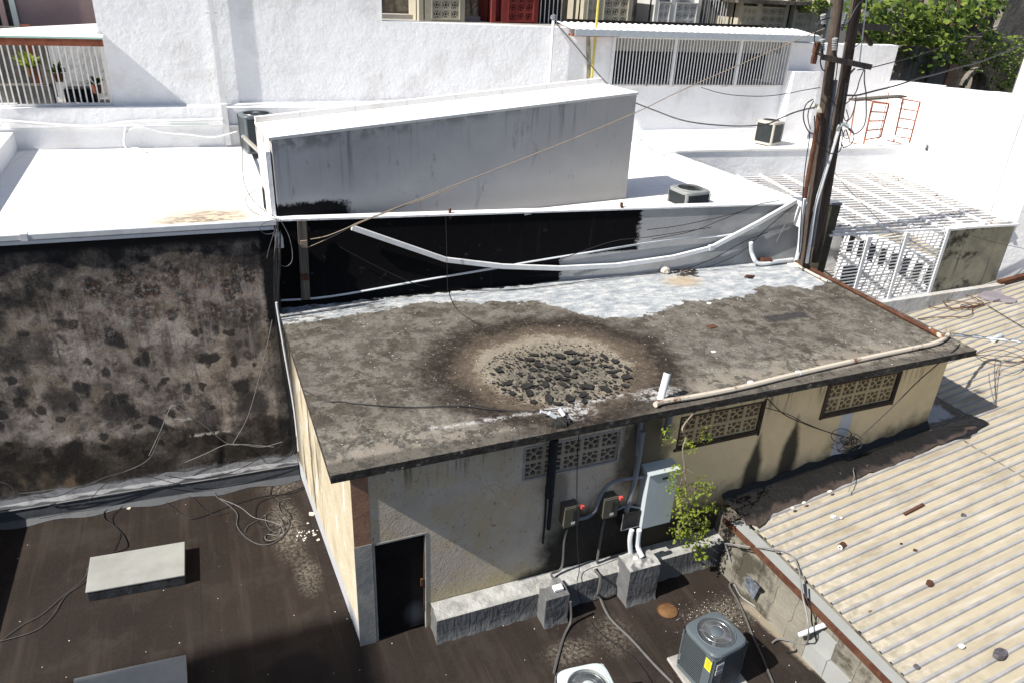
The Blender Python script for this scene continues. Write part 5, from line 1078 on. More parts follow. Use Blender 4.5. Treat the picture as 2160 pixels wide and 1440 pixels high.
for i_, (q_, s_) in enumerate((((657, 1084), .075), ((672, 1138), .035), ((664, 1128), .035), ((272, 1072), .04), ((702, 1182), .035))): 
    c_ = hit(*q_, PZ(0)); r_ = random.Random(i_+50); b_ = [(c_.x+s_*r_.uniform(.6, 1.2)*cos(k*1.05), c_.y+s_*r_.uniform(.5, 1.1)*sin(k*1.05), .002) for k in range(6)]; m = MB().hexa(b_, [(x, y, .016) for x, y, z in b_]); tag(m.build('plaster_flake', 'stone'), ('largest cream plaster flake on the floor beside the shed', 'right cream flake of the broken heap beside the shed', 'left cream flake of the broken heap beside the shed', 'white flake lying above the sunlit hatch', 'lone cream flake near the foot of the shed side wall')[i_], 'plaster flake')
def slabbit(px, py, pl, s, mat, name, label, cat, h=.02, sq=False, rz=None, asp=1.):
    c = hit(px, py, pl); m = MB(); n = 4 if sq else 7; b = []; r = random.Random(px*7+py); a0 = r.uniform(0, 6) if rz is None else rz
    for k in range(n): q = s*(1 if sq else r.uniform(.65, 1.15)); a = a0+2*pi*k/n; b.append((c.x+q*cos(a), c.y+q*sin(a)*asp, c.z))
    m.hexa(b, [(x, y, z+h) for x, y, z in b]); return tag(m.build(name, mat), label, cat)
slabbit(1502, 689, PZ(ZS+0.004), .13, 'rust', 'rusty_plate', 'small square rust-red plate lying on the middle of the shed roof', 'plate', .012, True, .9, .7)
slabbit(1581, 584, PZ(ZS+0.004), .16, 'rust', 'open_hatch_frame', 'rusty diamond-shaped frame on the silver coating by the rear wall', 'frame', .02, True, .1, .6)
slabbit(1582, 585, PZ(ZS+0.026), .10, 'dark', 'dark_hole', 'dark square hole inside the rusty diamond frame', 'hole', .003, True, .1, .6)
m = MB(); c = hit(1403, 574, PZ(ZS+0.030)); m.lathe((c.x, c.y, ZS), [(0, -.01), (.09, .0), (.12, .05), (.09, .12), (.03, .15), (0, .15)], 8); tag(m.build('stone', 'stone', smooth=False), 'cream-coloured lump of stone beside the rear wall', 'stone')
m = MB(); rr = random.Random(2)
for i in range(26): p = hit(rr.uniform(1418, 1462), rr.uniform(570, 582), PZ(ZS+0.020)); a = rr.uniform(-.6, .6); m.bar(p, p+Vector((.16*cos(a), .16*sin(a), rr.uniform(-.01, .05))), .02, .012)
tag(m.build('twig_pile', 'frame'), 'brown heap of twigs and rubble right of the cream stone', 'debris')
cn_ = thing('rusty_can', (12.5, 13.3, ZS), 'rusty tin can lying by the corner of the rear wall', 'can'); a = hit(1603, 552, PZ(ZS+0.080)); d = Vector((.26, -.06, 0)); MB().cyl(a, a+d, .10, 14).build('tin', 'rust', cn_, smooth=True); MB().cyl(a+d*1.001, a+d*1.03, .092, 14).build('open_end', 'dark', cn_)
m = MB(); c = hit(1678, 557, PZ(ZS+0.030)); m.lathe((c.x, c.y, ZS+.004), [(0, .0), (.19, 0), (.2, .012), (.18, .02), (0, .018)], 18); tag(m.build('round_disc', 'paper', smooth=True), 'round white lid lying in the back corner of the shed roof', 'lid')
wire([hit(1584, 512, PY(13.2)), hit(1586, 535, PY(13.2))]+rt([(1600, 556), (1640, 552), (1672, 548)], .08), .05, 'pvc', 'bent white pipe rising at the rear wall beside the rusty can', 'pipe', 'bent_pipe', n=8)
wire([hit(1620, 545, PZ(ZS+0.040)), hit(1655, 475, PY(13.25))], .012, 'gauze', 'thin white rod leaning against the grey end of the parapet', 'rod', 'leaning_rod')
slabbit(1700, 560, PZ(ZS+0.020), .05, 'stone', 'pebble', 'small pale pebble by the right roof corner', 'pebble', .03)
slabbit(1505, 742, PZ(ZS+0.003), .05, 'chip', 'paint_chip', 'white chip lying left of the dark patch on the shed roof', 'chip', .01); slabbit(1495, 640, PZ(ZS+0.003), .06, 'paper', 'paint_chip', 'white chip at the edge of the silver coating', 'chip', .01)
m = MB(); c = hit(2002, 706, PZ(ZS+0.020)); rr = random.Random(4)
for i in range(70): a = rr.uniform(0, 6.28); L = rr.uniform(.12, .32); p = c+Vector((rr.uniform(-.08, .08), rr.uniform(-.08, .08), 0)); q = p+Vector((cos(a)*L*.5, sin(a)*L*.5, L)); w = Vector((.006, .004, 0)); m.q(p-w, p+w, q)
tag(m.build('dry_grass_tuft', 'straw'), 'dry straw-coloured grass tuft at the right front corner of the roof', 'grass tuft')
# cables on the shed roof
Z4 = lambda L: [(x/2.77+720, yy/2.77+440) for x, yy in L]
wire(rt([(640, 822), (690, 845)], .02)+rt(Z4([(0, 1125), (120, 1140), (400, 1158), (700, 1150), (900, 1172), (1100, 1180), (1270, 1170)]), .02), .012, 'wire', 'black cable lying along the front of the shed roof', 'cable', 'roof_cable')
wire(pw([(715, 520), (800, 565), (880, 600)], -.1)+[hit(*q, PZ(ZS+0.030)) for q in Z4([(620, 465), (900, 478), (1200, 455), (1500, 415), (1780, 385), (1990, 370)])], .012, 'wire', 'black cable drooping from the board over the black wall to the silver coating', 'cable', 'roof_cable')
wire([hit(940, 455, PY(13.5)), hit(942, 520, PY(13.48)), hit(944, 605, PY(13.42))]+rt(Z4([(625, 480), (660, 570), (740, 640), (830, 690)]), .02), .009, 'wire', 'thin black wire hanging from the parapet pipe onto the roof', 'cable', 'roof_cable')
wire(rt(Z4([(1270, 1170), (1330, 1220)]), .03)+[hit(1220, 907, PY(8.33))]+W_([(1218, 960), (1217, 1040), (1218, 1150), (1222, 1200)], 8.25)+[(4.86, 8.0, .55)]+[hit(*q, PZ(.02)) for q in ((1230, 1275), (1262, 1330), (1330, 1380), (1360, 1415), (1375, 1440))], .008, 'wire', 'thin black wire dropping over the eave down to the dark roof', 'cable', 'drop_wire')
wire(rt([(2025, 725)], .01)+W_([(2005, 745), (1940, 800), (1880, 860), (1810, 925)], 8.25), .010, 'wire', 'black cable from the right eave corner to the cable coil', 'cable', 'eave_cable')
wire(W_([(1612, 832), (1650, 870), (1690, 890), (1740, 908), (1800, 925)], 8.36), .010, 'wire', 'upper black cable across the cream wall to the coil', 'cable', 'eave_cable')
wire(W_([(1612, 858), (1660, 872), (1700, 892), (1760, 915), (1795, 922)], 8.3), .008, 'wire', 'lower black cable across the cream wall to the coil', 'cable', 'eave_cable')
rr = random.Random(11)
coil = thing('cable_coil', atw(1800, 930, 8.2), 'tangled coil of black cable hanging on the cream wall', 'cable coil')
for i in range(9):
    c = atw(1800+rr.uniform(-12, 8), 925+rr.uniform(-4, 10), 8.28); R1, R2 = rr.uniform(.08, .26), rr.uniform(.06, .16); a0 = rr.uniform(0, 6)
    MB().tube([c+Vector((R1*cos(2*pi*k/20+a0)-.1*(i == 0)*2, .05*sin(k*.7+i), R2*sin(2*pi*k/20+a0)-.05)) for k in range(21)], .007, 4, cap=False).build('cable_loop', 'wire', coil)
MB().tube([atw(1775+22*cos(k*.33), 918+15*sin(k*.33), 8.22) for k in range(20)], .008, 4).build('cable_loop', 'wire', coil)

# hanging plant
hp = thing('hanging_plant', (7.3, 8.1, .3), 'yellow-green leafy branch hanging down the front of the shed', 'plant')
yq = 7.92
stem = W_(Zm([(1440, 0), (1475, 100), (1440, 220), (1460, 420), (1470, 560), (1475, 720), (1490, 840), (1520, 1000), (1590, 1200), (1620, 1300)]), yq)
top0 = Vector((6.95, 8.3, 3.45)); MB().tube(spline([top0]+stem), .014, 5, .004).build('stem', 'twig', hp)
tw = [((1470, 410), (1560, 470), (1640, 560)), ((1470, 560), (1420, 620), (1380, 640)), ((1480, 680), (1560, 760), (1660, 800), (1760, 800)), ((1470, 640), (1430, 780), (1400, 850)), ((1500, 860), (1430, 960), (1380, 1080)), ((1520, 980), (1600, 960), (1660, 1060)), ((1440, 220), (1500, 190), (1540, 190)), ((1420, 400), (1380, 430), (1330, 500)), ((1590, 560), (1680, 600), (1730, 580)), ((1540, 1080), (1500, 1160), (1440, 1080))]
tips = []; m = MB()
for L in tw:
    pts = spline([Vector((p.x, p.y+rnd.uniform(-.12, .12), p.z)) for p in W_(Zm(L), yq)]); MB().tube(pts, .006, 4, .003).build('twig', 'twig', hp); tips += pts[len(pts)//2:]
def leafset(centers, name, mat, parent, per, spread, ls, seed):
    r = random.Random(seed); m = MB()
    for c in centers:
        for _ in range(per):
            p = c+Vector((r.gauss(0, spread), r.gauss(0, spread), r.gauss(0, spread))); d = Vector((r.uniform(-1, 1), r.uniform(-1, 1), r.uniform(-.9, .6))).normalized(); u = d.cross(Vector((r.uniform(-1, 1), r.uniform(-1, 1), 1))).normalized(); L = r.uniform(.6, 1.2)*ls; w = L*.42
            nn = d.cross(u)*L*.12; m.q(p, p+d*L*.5+u*w*.8+nn, p+d*L, p+d*L*.5-u*w*.8+nn)
    return m.build(name, mat, parent)
body = [p for p in W_(Zm([(1440, 640), (1560, 640), (1640, 650), (1440, 760), (1560, 760), (1500, 860), (1600, 850), (1420, 940), (1500, 960), (1600, 960), (1660, 1000), (1400, 1040), (1490, 1060), (1580, 1080), (1640, 1080), (1440, 1120), (1520, 1160), (1600, 1180), (1580, 1250), (1620, 1290), (1640, 1240)]), yq)]
st_ = spline([top0]+stem)
for k_, b_ in enumerate(body):
    a_ = min([p for p in st_ if p.z > b_.z] or st_[:1], key=lambda p: (p-b_).length+.4*abs(p.z-b_.z-.25)); mid_ = a_.lerp(b_, .5)+Vector((0, -.03, .05)); MB().tube(spline([a_, mid_, b_]), .005, 4, .002).build('twig', 'twig', hp)
leafset(body, 'leaves', 'leafh', hp, 19, .075, .085, 1); leafset(tips, 'leaves', 'leafh', hp, 4, .045, .065, 2)
leafset(W_(Zm([(1500, 180), (1540, 180), (1480, 230), (1380, 400), (1330, 480), (1310, 590), (1650, 100), (1700, 110), (1280, 130), (1270, 60), (1300, 20), (1650, 30)]), 8.1), 'leaves', 'leafh', hp, 12, .05, .065, 3)
leafset(W_(Zm([(1690, 800), (1740, 830), (1810, 830), (1700, 760)]), yq), 'leaves', 'leafh', hp, 8, .05, .065, 4)

# ================================================================== LITTER AND WIRES ON THE METAL ROOF
PM = lambda z=.03: (PR[0]+Vector((0, 0, z)), PR[1])
def sp_(name, px, py, label, mat='insul'):
    c = hit(px, py, PM(.06)); t = thing(name, c, label, 'insulator'); m = MB(); d = Vector((.11, .03, 0)); m.tube([c, c+d*.3, c+d*.35, c+d*.6, c+d*.65, c+d], .055, 12); m.build('porcelain', mat, t, smooth=True); MB().cyl(c-d*.05, c-d*.02, .045, 12).build('white_face', 'paper', t); MB().cyl(c-d*.1, c-d*.051, .015, 8).build('bore', 'dark', t)
sp_('spool_insulator', 1772, 1153, 'brown porcelain spool insulator lying on the metal roof')
slabbit(1960, 1231, PM(.03), .07, 'insul', 'pottery_shard', 'curved dark-red pottery shard on the metal roof', 'shard', .05)
slabbit(1757, 1090, PM(.03), .06, 'paper', 'paper_scrap', 'white crumpled paper scrap near the shed side of the metal roof', 'scrap', .03, asp=.6)
slabbit(1774, 1092, PM(.03), .03, 'paper', 'paper_scrap', 'tiny white scrap right of the larger paper scrap', 'scrap', .02)
slabbit(2031, 1087, PM(.03), .05, 'bag', 'dark_lump', 'small grey lump on the metal roof near the sheet overlap', 'lump', .03)
slabbit(2108, 1382, PM(.05), .11, 'bag', 'crushed_bag', 'crushed dark bag on the metal roof in the lower right corner', 'bag', .07, asp=.7)
slabbit(2028, 1364, PM(.04), .045, 'paper', 'paper_scrap', 'crumpled white scrap left of the crushed dark bag', 'scrap', .03)
slabbit(1930, 1161, PM(.03), .04, 'rust', 'rust_scrap', 'tiny rust scrap above the pottery shard', 'scrap', .02); slabbit(1901, 1147, PM(.03), .025, 'dark', 'dark_scrap', 'tiny black scrap on the metal roof, top centre', 'scrap', .02)
slabbit(1933, 1405, PM(.03), .05, 'bag', 'dark_scrap', 'small dark scrap near the lower eave of the metal roof', 'scrap', .02); slabbit(1835, 1289, PM(.03), .05, 'clay', 'bark_scrap', 'brown bark scrap near the rusty gutter', 'scrap', .015, asp=.4)
a, b = hit(1907, 1083, PM(.05)), hit(1948, 1062, PM(.05)); tag(MB().bar(a, b, .05, .02).build('iron_strip', 'rust'), 'short rust-black iron strip on the metal roof', 'strip')
for k, q in enumerate(((1750, 1036), (1696, 1060), (1671, 1071))): slabbit(*q, PM(.12), .045, 'chip', 'plaster_chip', ('right', 'middle', 'left')[k]+' of three white plaster chips on the tarred flashing', 'chip', .02, asp=.6)
cl = [hit(x/5.54+1860, y/5.54+560, PM(.05)) for x, y in ((1120, 360), (1200, 310), (1290, 300), (1380, 310), (1430, 360), (1520, 385), (1580, 420), (1560, 440), (1450, 435), (1380, 410), (1300, 420), (1220, 400))]
m = MB(); m.hexa([p-Vector((0, 0, .02)) for p in reversed(cl)], [p+Vector((0, 0, .01+.02*(i % 3))) for i, p in enumerate(reversed(cl))]); tag(m.build('grey_rag', 'cloth'), 'mauve-grey rag lying on the metal roof beyond the wire hoops', 'rag')
Z5 = lambda L: [(x/5.54+1860, y/5.54+560) for x, y in L]
def hoop(L, lab, r=.012, mat='rust', z=.09):
    P = [hit(x, y, PM(z)) for x, y in Z5(L)]; P.append(P[0]); wire(P, r, mat, lab, 'wire', 'wire_hoop', 'rusty wire hoops on the metal roof')
hoop([(1190, 440), (1060, 370), (930, 345), (790, 365), (725, 410), (760, 470), (860, 510), (980, 500), (1100, 480)], 'largest rusty wire hoop by the grey rag'); hoop([(1150, 450), (980, 435), (820, 415), (640, 410), (545, 440), (560, 480), (660, 500), (850, 500), (1050, 480)], 'wide flat rusty wire hoop left of the rag')
hoop([(1060, 470), (1000, 450), (930, 465), (930, 495), (990, 495)], 'smallest rusty wire hoop'); 
wire([hit(x, y, PM(.07)) for x, y in Z5([(1270, 430), (1070, 500), (1060, 560), (980, 600), (800, 600), (560, 610), (420, 625)])], .012, 'rust', 'loose rusty wire trailing towards the shed roof', 'wire', 'loose_wire')
for k, L in enumerate(([(1130, 970), (1280, 940), (1480, 940), (1640, 990), (1900, 1150), (2000, 1300)], [(1130, 975), (1350, 980), (1560, 1030), (1660, 1080), (1800, 1150), (1700, 1180)], [(1120, 1030), (1300, 1050), (1500, 1060), (1670, 1080), (1900, 1100)], [(1050, 1045), (1200, 1120), (1400, 1165), (1560, 1160), (1662, 1110)], [(1130, 1030), (1330, 1110), (1500, 1140), (1600, 1130), (1680, 1080)])):
    P = [hit(x, y, PM(.5-.06*i)) for i, (x, y) in enumerate(Z5(L))]; P[0] = Vector((13.15, 8.2, ZS-.1)); wire(P, .010, 'rust', ('topmost', 'second', 'middle', 'lowest', 'fourth')[k]+' of the dark wires springing from the right roof corner', 'wire', 'sprung_wire', 'wires springing from the roof corner')
wp_ = [(12.9, 8.9, ZS+.05)]+[tuple(hit(x, y, PM(.9-.1*i))) for i, (x, y) in enumerate(Z5([(1100, 835), (1400, 865), (1700, 900), (2100, 940)]))]
wire(wp_, .03, 'pvc', 'twisted pale service cable leaving the roof corner to the right', 'cable', 'service_cable'); wire([Vector(p)+Vector((0, .03*(-1)**i, .03)) for i, p in enumerate(spline(wp_, 4))], .012, 'pvcg', 'thin grey cable twisted round the pale service cable', 'cable', 'service_cable')
wire([hit(x, y, PM(.06)) for x, y in Z5([(1240, 470), (1360, 545), (1500, 630), (1700, 750)])], .010, 'wire', 'thin black wire crossing the metal roof right of the rag', 'wire', 'loose_wire')
bt = thing('clear_bottle', hit(2108, 712, PM(.08)), 'clear plastic bottle lying under the pale service cable', 'bottle'); a = hit(2095, 716, PM(.08)); MB().tube([a, a+Vector((.3, .06, .02)), a+Vector((.36, .07, .02)), a+Vector((.42, .08, .02))], .07, 10, .03).build('bottle_body', 'acw', bt, smooth=True)
# overlap seam handled by sheet ends and a painted shadow line; pipe and wires near gutter
pp_ = thing('pvc_offcut', hit(1700, 1335, PZ(.4)), 'blue-white plastic pipe leaning over the low block wall', 'pipe'); a, b = Vector((7.55, 5.95, .42)), Vector((7.95, 5.98, .9)); a = hit(1686, 1338, PZ(.5)); b = hit(1742, 1316, PZ(.85)); MB().cyl(a, b, .04, 12).build('tube', 'pvc', pp_, smooth=True); MB().cyl(a-(b-a)*.012, a-(b-a)*.002, .032, 12).build('mouth', 'dark', pp_)
Z6 = lambda L: [(x/4.5+1380, y/4.5+1120) for x, y in L]
wire([hit(x, y, PZ(z)) for (x, y), z in zip(Z6([(1120, 1055), (1180, 1020), (1300, 1040), (1440, 1070), (1465, 950), (1450, 800), (1410, 620), (1390, 480), (1370, 350), (1300, 220), (1130, 165), (900, 145), (690, 115), (680, 140), (705, 215)]), (.05, .06, .1, .3, .8, 1.0, 1.15, 1.2, 1.2, 1.2, 1.15, 1.0, .7, .6, .5))], .014, 'wirew', 'grey flexible cable looping over the rusty gutter', 'cable', 'loop_cable')
wire([hit(x, y, PZ(z)) for (x, y), z in zip(Z6([(705, 215), (735, 340), (765, 460), (770, 520), (830, 620), (960, 710), (1100, 800), (1220, 900), (1330, 985)]), (.45, .3, .1, .03, .03, .03, .03, .04, .1))], .016, 'wirew', 'pale cable along the foot of the low block wall', 'cable', 'loop_cable')
wire([hit(x, y, PZ(z)) for (x, y), z in zip(Z6([(880, 478), (780, 478), (725, 490), (720, 530), (790, 650), (860, 800), (930, 980), (1010, 1150), (1080, 1320), (1130, 1440)]), (.12, .08, .04, .03, .03, .03, .03, .03, .03, .03))], .018, 'wireg', 'dark pipe line running from the metal square past the slate-grey unit', 'cable', 'loop_cable')
wire([hit(x, y, PZ(z)) for (x, y), z in zip(Z6([(1250, 1145), (1330, 1140), (1380, 1110), (1490, 1140), (1545, 1090), (1520, 960), (1495, 850), (1490, 740), (1440, 620), (1420, 500)]), (.03, .03, .05, .1, .3, .6, .8, 1.0, 1.15, 1.2))], .014, 'wire', 'black cable hanging beside the leaning plastic pipe', 'cable', 'loop_cable')
wire([hit(x, y, PZ(z)) for (x, y), z in zip(Z6([(1050, 235), (900, 190), (770, 175), (765, 210), (800, 300), (830, 380), (870, 440)]), (1.0, .8, .6, .5, .3, .2, .1))], .012, 'wire', 'black cable arching in front of the wall corner', 'cable', 'loop_cable')
fq = [hit(*p, PV((7.75, 7.3), (7.95, 6.0))) for p in Z6([(915, 405), (1028, 520), (965, 645), (875, 485)])]
m = MB(); m.hexa([p+Vector((-.05, 0, 0)) for p in fq], [p+Vector((-.065, 0, .005)) for p in fq]); tag(m.build('metal_square', 'foil'), 'tarnished square metal sheet leaning against the low wall', 'sheet')
cc = thing('drain_cover', hit(1407, 1288, PZ(.01)), 'round rust-orange drain cover in the dark roof', 'cover'); c = hit(1407, 1288, PZ(.0)); MB().lathe(c, [(.17, .0), (.155, .012), (0, .014)], 20).build('plate', 'clay', cc, smooth=True); MB().lathe(c, [(.17, 0.0), (.18, .02), (.165, .022), (.16, .012)], 20).build('rim', 'rust', cc)
# weeds at the wall corner
leafset([hit(x, y, PZ(.8)) for x, y in ((1575, 1125), (1570, 1135), (1578, 1128))], 'corner_weed', 'leafh', None, 14, .05, .05, 8); tag(bpy.data.objects['corner_weed'], 'tiny green weed in the corner of the low wall', 'weed')
leafset([hit(x, y, PZ(.1)) for x, y in ((1575, 1222), (1573, 1224))], 'floor_weed', 'leafh', None, 8, .03, .035, 9); tag(bpy.data.objects['floor_weed'], 'tiny green weed beside the leaning metal square', 'weed')
# camera-like gadget on flashing
gd = thing('small_lamp', hit(1808, 966, PY(8.25)), 'small silver lamp fitting with dangling wire on the cream wall foot', 'lamp'); c = atw(1810, 967, 8.3); MB().box(c.x-.05, c.x+.05, c.y-.05, c.y+.04, c.z-.03, c.z+.03).build('head', 'paper', gd, bev=.01); c2 = atw(1805, 980, 8.25); MB().lathe(c2-Vector((0, 0, .04)), [(0, 0), (.045, 0), (.045, .07), (0, .07)], 10).build('bulb_holder', 'alu', gd)
MB().tube(spline([c2]+[hit(*q, PM(.15)) for q in ((1800, 990), (1802, 1005), (1795, 1022), (1790, 1036))]), .008, 5).build('lead', 'wirew', gd)

# ================================================================== CABLES ON THE LEFT FLOOR AND WALL
Z3 = lambda L: [(x/2.77, y/2.77+920) for x, y in L]; Fz = lambda L, z=.02: [hit(x, y, PZ(z)) for x, y in Z3(L)]
fcab = [
 ([(1540, 275), (1350, 285), (1275, 300), (1262, 345), (1330, 395), (1385, 450), (1385, 520), (1440, 590), (1520, 630), (1600, 620), (1660, 570), (1690, 500), (1640, 440), (1630, 380), (1700, 360)], .013, 'wireg', 'outermost grey loop of the cable tangle near the shed corner'),
 ([(970, 385), (1080, 465), (1150, 475), (1300, 420), (1450, 370), (1560, 345), (1700, 330), (1780, 300)], .012, 'wire', 'black cable leading right into the tangle near the shed corner'),
 ([(1280, 360), (1400, 410), (1480, 470), (1560, 490), (1640, 520), (1655, 570), (1590, 605), (1550, 598), (1560, 570), (1620, 575), (1640, 540)], .010, 'wirew', 'thin pale loop inside the cable tangle'),
 ([(1600, 610), (1540, 610), (1560, 570), (1700, 480), (1640, 400), (1580, 340), (1590, 290)], .012, 'wire', 'black loop inside the cable tangle'),
 ([(1430, 560), (1450, 520), (1520, 480), (1570, 445), (1600, 440), (1640, 480), (1660, 540), (1610, 560), (1560, 520), (1550, 460)], .010, 'wireg', 'small grey loop inside the cable tangle'),
 ([(1780, 290), (1640, 340), (1520, 380), (1490, 440), (1500, 490), (1540, 530), (1600, 520)], .010, 'wire', 'black cable on the right side of the tangle'),
 ([(740, 390), (640, 420), (605, 450), (620, 490), (680, 530), (735, 600), (730, 655), (600, 690), (530, 715)], .013, 'wire', 'black cable curling from the flashing to the sunlit hatch'),
 ([(730, 395), (660, 460), (660, 510), (700, 570), (665, 665)], .009, 'wire', 'thin black cable beside the curl above the sunlit hatch'),
 ([(530, 715), (490, 830), (380, 920), (240, 1040), (130, 1100), (0, 1195)], .010, 'wireg', 'upper grey cable running from the hatch to the left edge'),
 ([(510, 770), (500, 840), (380, 930), (310, 1040), (200, 1135), (-20, 1200)], .010, 'wireg', 'lower grey cable running from the hatch to the left edge'),
 ([(180, 465), (400, 430), (700, 395), (870, 365), (935, 365)], .012, 'wire', 'black cable along the edge of the wall flashing'),
 ([(960, 370), (1100, 345), (1200, 430), (1260, 460), (1340, 440)], .009, 'wire', 'thin black cable looping below the wall flashing')]
for L, r, mt, lb in fcab: wire(Fz(L), r, mt, lb, 'cable', 'floor_cable', 'cables lying on the dark roof')
PWs = PV((-9, 13.86-.32), (.99, 13.43-.32)); Wz = lambda L: [hit(x, y, PWs) for x, y in Z3(L)]
wcab = [([(0, 265), (60, 285), (110, 330), (300, 310), (480, 290), (620, 235), (740, 200), (870, 130), (935, 0)], .012, 'wireg', 'grey cable climbing from the flashing up the stained wall'),
 ([(180, 460), (330, 400), (480, 400), (600, 290), (730, 205), (860, 190)], .010, 'wire', 'black cable draped over the wall flashing'),
 ([(200, 350), (330, 350), (450, 300), (600, 240), (720, 200)], .009, 'wire', 'second black cable draped over the left flashing'),
 ([(740, 200), (900, 240), (1060, 280), (1200, 290)], .009, 'wire', 'black cable sagging right along the flashing'),
 ([(960, 225), (1100, 248), (1240, 235), (1400, 190), (1560, 100), (1650, 40), (1680, -30)], .010, 'wire', 'black cable rising towards the shed corner'),
 ([(1080, 150), (1200, 100), (1310, 50), (1400, 45), (1530, 60), (1650, 30)], .009, 'wirew', 'pale cable crossing the foot of the stained wall')]
for L, r, mt, lb in wcab: wire(Wz(L), r, mt, lb, 'cable', 'wall_cable', 'cables hung along the stained wall')
PWw = PV((-9, 13.86-.17), (.99, 13.43-.17))
wire([hit(x/2.77, y/2.77+440, PWw) for x, y in ((870, 1440), (940, 1290), (990, 1170), (1020, 1148), (1060, 1170), (1200, 1270), (1330, 1370), (1440, 1375), (1600, 1390))], .011, 'wirew', 'pale cable arching over the lower stained wall', 'cable', 'wall_cable', 'cables hung along the stained wall')
wire([hit(x/2.77, y/2.77+440, PWw) for x, y in ((1590, 650), (1560, 800), (1500, 1040), (1440, 1230), (1360, 1370))], .009, 'wirew', 'long thin cable hanging diagonally from the shed corner', 'cable', 'wall_cable', 'cables hung along the stained wall')
# vertical bundle in the corner
rr = random.Random(21)
for i in range(12):
    o = rr.uniform(-8, 10); L = [(588+o*.6, 470+rr.uniform(0, 40)), (585+o, 560), (584+o*.6, 650), (598+o*.8, 760), (612+o*.7, 850), (624+o*.9, 935), (620+o*2, 960)]
    wire([hit(x, y, PV((-.5, 13.36-.02*(i % 4)), (1.05, 13.28-.02*(i % 4)))) for x, y in L], rr.choice((.006, .008, .011)), 'wire' if i % 4 else 'wirew', 'thin cable hanging in the bundle at the corner beside the shed', 'cable', 'corner_cable', 'bundle of cables in the corner left of the shed')
wire([hit(x, y, PV((-.5, 13.2), (1.05, 13.14))) for x, y in ((583, 638), (586, 660), (603, 760), (620, 860), (630, 950))], .022, 'pvc', 'white conduit running down beside the shed corner', 'conduit', 'corner_conduit')
for k, L in enumerate(([(588, 462), (560, 470), (548, 482), (560, 494), (580, 490), (588, 470)], [(590, 462), (610, 500), (617, 545), (605, 562), (588, 558)], [(588, 460), (575, 500), (566, 530), (563, 545)], [(540, 400), (518, 420), (530, 445), (560, 458), (585, 462)], [(512, 290), (514, 380), (540, 430), (580, 458)], [(585, 470), (589, 540), (583, 640)])):
    wire([hit(x, y, PV((-.5, 13.3), (1.2, 13.3))) for x, y in L], .009, 'wirew' if k % 2 else 'wireg', ('small loop of cable at the parapet corner', 'drooping cable loop on the black wall corner', 'short loose cable end at the parapet corner', 'cable looping up onto the white roof', 'long cable dropping from the far air conditioner', 'straight pale cable down the parapet corner')[k], 'cable', 'corner_loop')

# ================================================================== UTILITY POLES
YP = 12.75
def up_(px, py, y=YP): return hit(px, py, PY(y))
def wpole(b, t, r0, r1, lab, y):
    o = thing('utility_pole', (up_(*b, y).x, y, 2.4), lab, 'pole', 'wooden utility poles'); B_ = up_(*b, y); T = up_(*t, y); d = (T-B_); B_ = B_-d*.12; T = T+d*.35
    pts = [B_.lerp(T, k/8) for k in range(9)]; MB().tube(pts, r0, 12, r1).build('shaft', 'pole', o, smooth=True); return o
p1 = wpole((1703, 510), (1769, 0), .125, .095, 'left wooden utility pole with the brown cylinder insulator', 12.72)
p2 = wpole((1727, 500), (1808, 0), .13, .105, 'right wooden utility pole just behind the other', 12.9)
def arm(p, q, y, w, lab, mat='board'):
    o = thing('crossarm', up_(*p, y), lab, 'crossarm'); MB().bar(up_(*p, y), up_(*q, y), .09, w).build('timber', mat, o, bev=.005); return o
arm((1735, 121), (1836, 142), 12.58, .11, 'lower grey timber crossarm'); arm((1802, 56), (1875, 60), 13.0, .13, 'upper weathered timber crossarm at the right'); arm((1802, 48), (1838, 95), 13.1, .07, 'short diagonal timber brace under the upper crossarm', 'pole')
o = thing('pole_insulator', up_(1715, 130, 12.58), 'brown cylindrical insulator on the left end of the crossarm', 'insulator'); c = up_(1715, 135, 12.58)
MB().lathe(c, [(0, 0), (.06, 0), (.065, .14), (.055, .15), (.055, .2), (.068, .21), (.068, .4), (.05, .42), (.05, .38), (0, .38)], 12).build('porcelain', 'insul', o, smooth=True); MB().bar(c+Vector((.05, 0, .2)), up_(1740, 120, 12.58), .05, .05).build('pin', 'twig', o)
def stack(px, py0, py1, lab, y=12.58, tilt=0):
    b, t = up_(px, py1, y), up_(px+tilt, py0, y); o = thing('strain_insulator', b, lab, 'insulator', 'ribbed grey insulators on the poles'); n = 7; m = MB(); L = (t-b)
    pts = []; 
    m.tube([b, t], .02, 6)
    for k in range(n): c = b+L*((k+.5)/n); m.cyl(c-L*.02, c+L*.02, .06, 10, .045)
    m.build('ribbed_rod', 'insg', o, smooth=True)
    m = MB(); m.cyl(b-L.normalized()*.12, b, .03, 8); m.build('black_boot', 'wire', o)
stack(1734, 82, 108, 'ribbed grey insulator left of the front pole'); stack(1761, 80, 106, 'ribbed grey insulator between the two poles'); stack(1779, 28, 52, 'tilted ribbed insulator higher up between the poles', 12.9, 8); stack(1738, 30, 50, 'small ribbed insulator at the upper left of the front pole', 12.9, -2)
rc = thing('riser_conduit', up_(1690, 540), 'rusty riser conduit strapped to the left pole', 'conduit')
MB().tube(spline([up_(x, y, 12.58) for x, y in ((1728, 238), (1718, 300), (1705, 370), (1695, 440), (1690, 500), (1684, 545))]), .05, 8).build('pipe_run', 'rust', rc, smooth=True)
c = up_(1722, 232, 12.9); MB().tube(spline([up_(1728, 238, 12.58), up_(1726, 226, 12.9), up_(1716, 222, 12.85)]), .06, 8, .03).build('weatherhead', 'acb', rc, smooth=True)
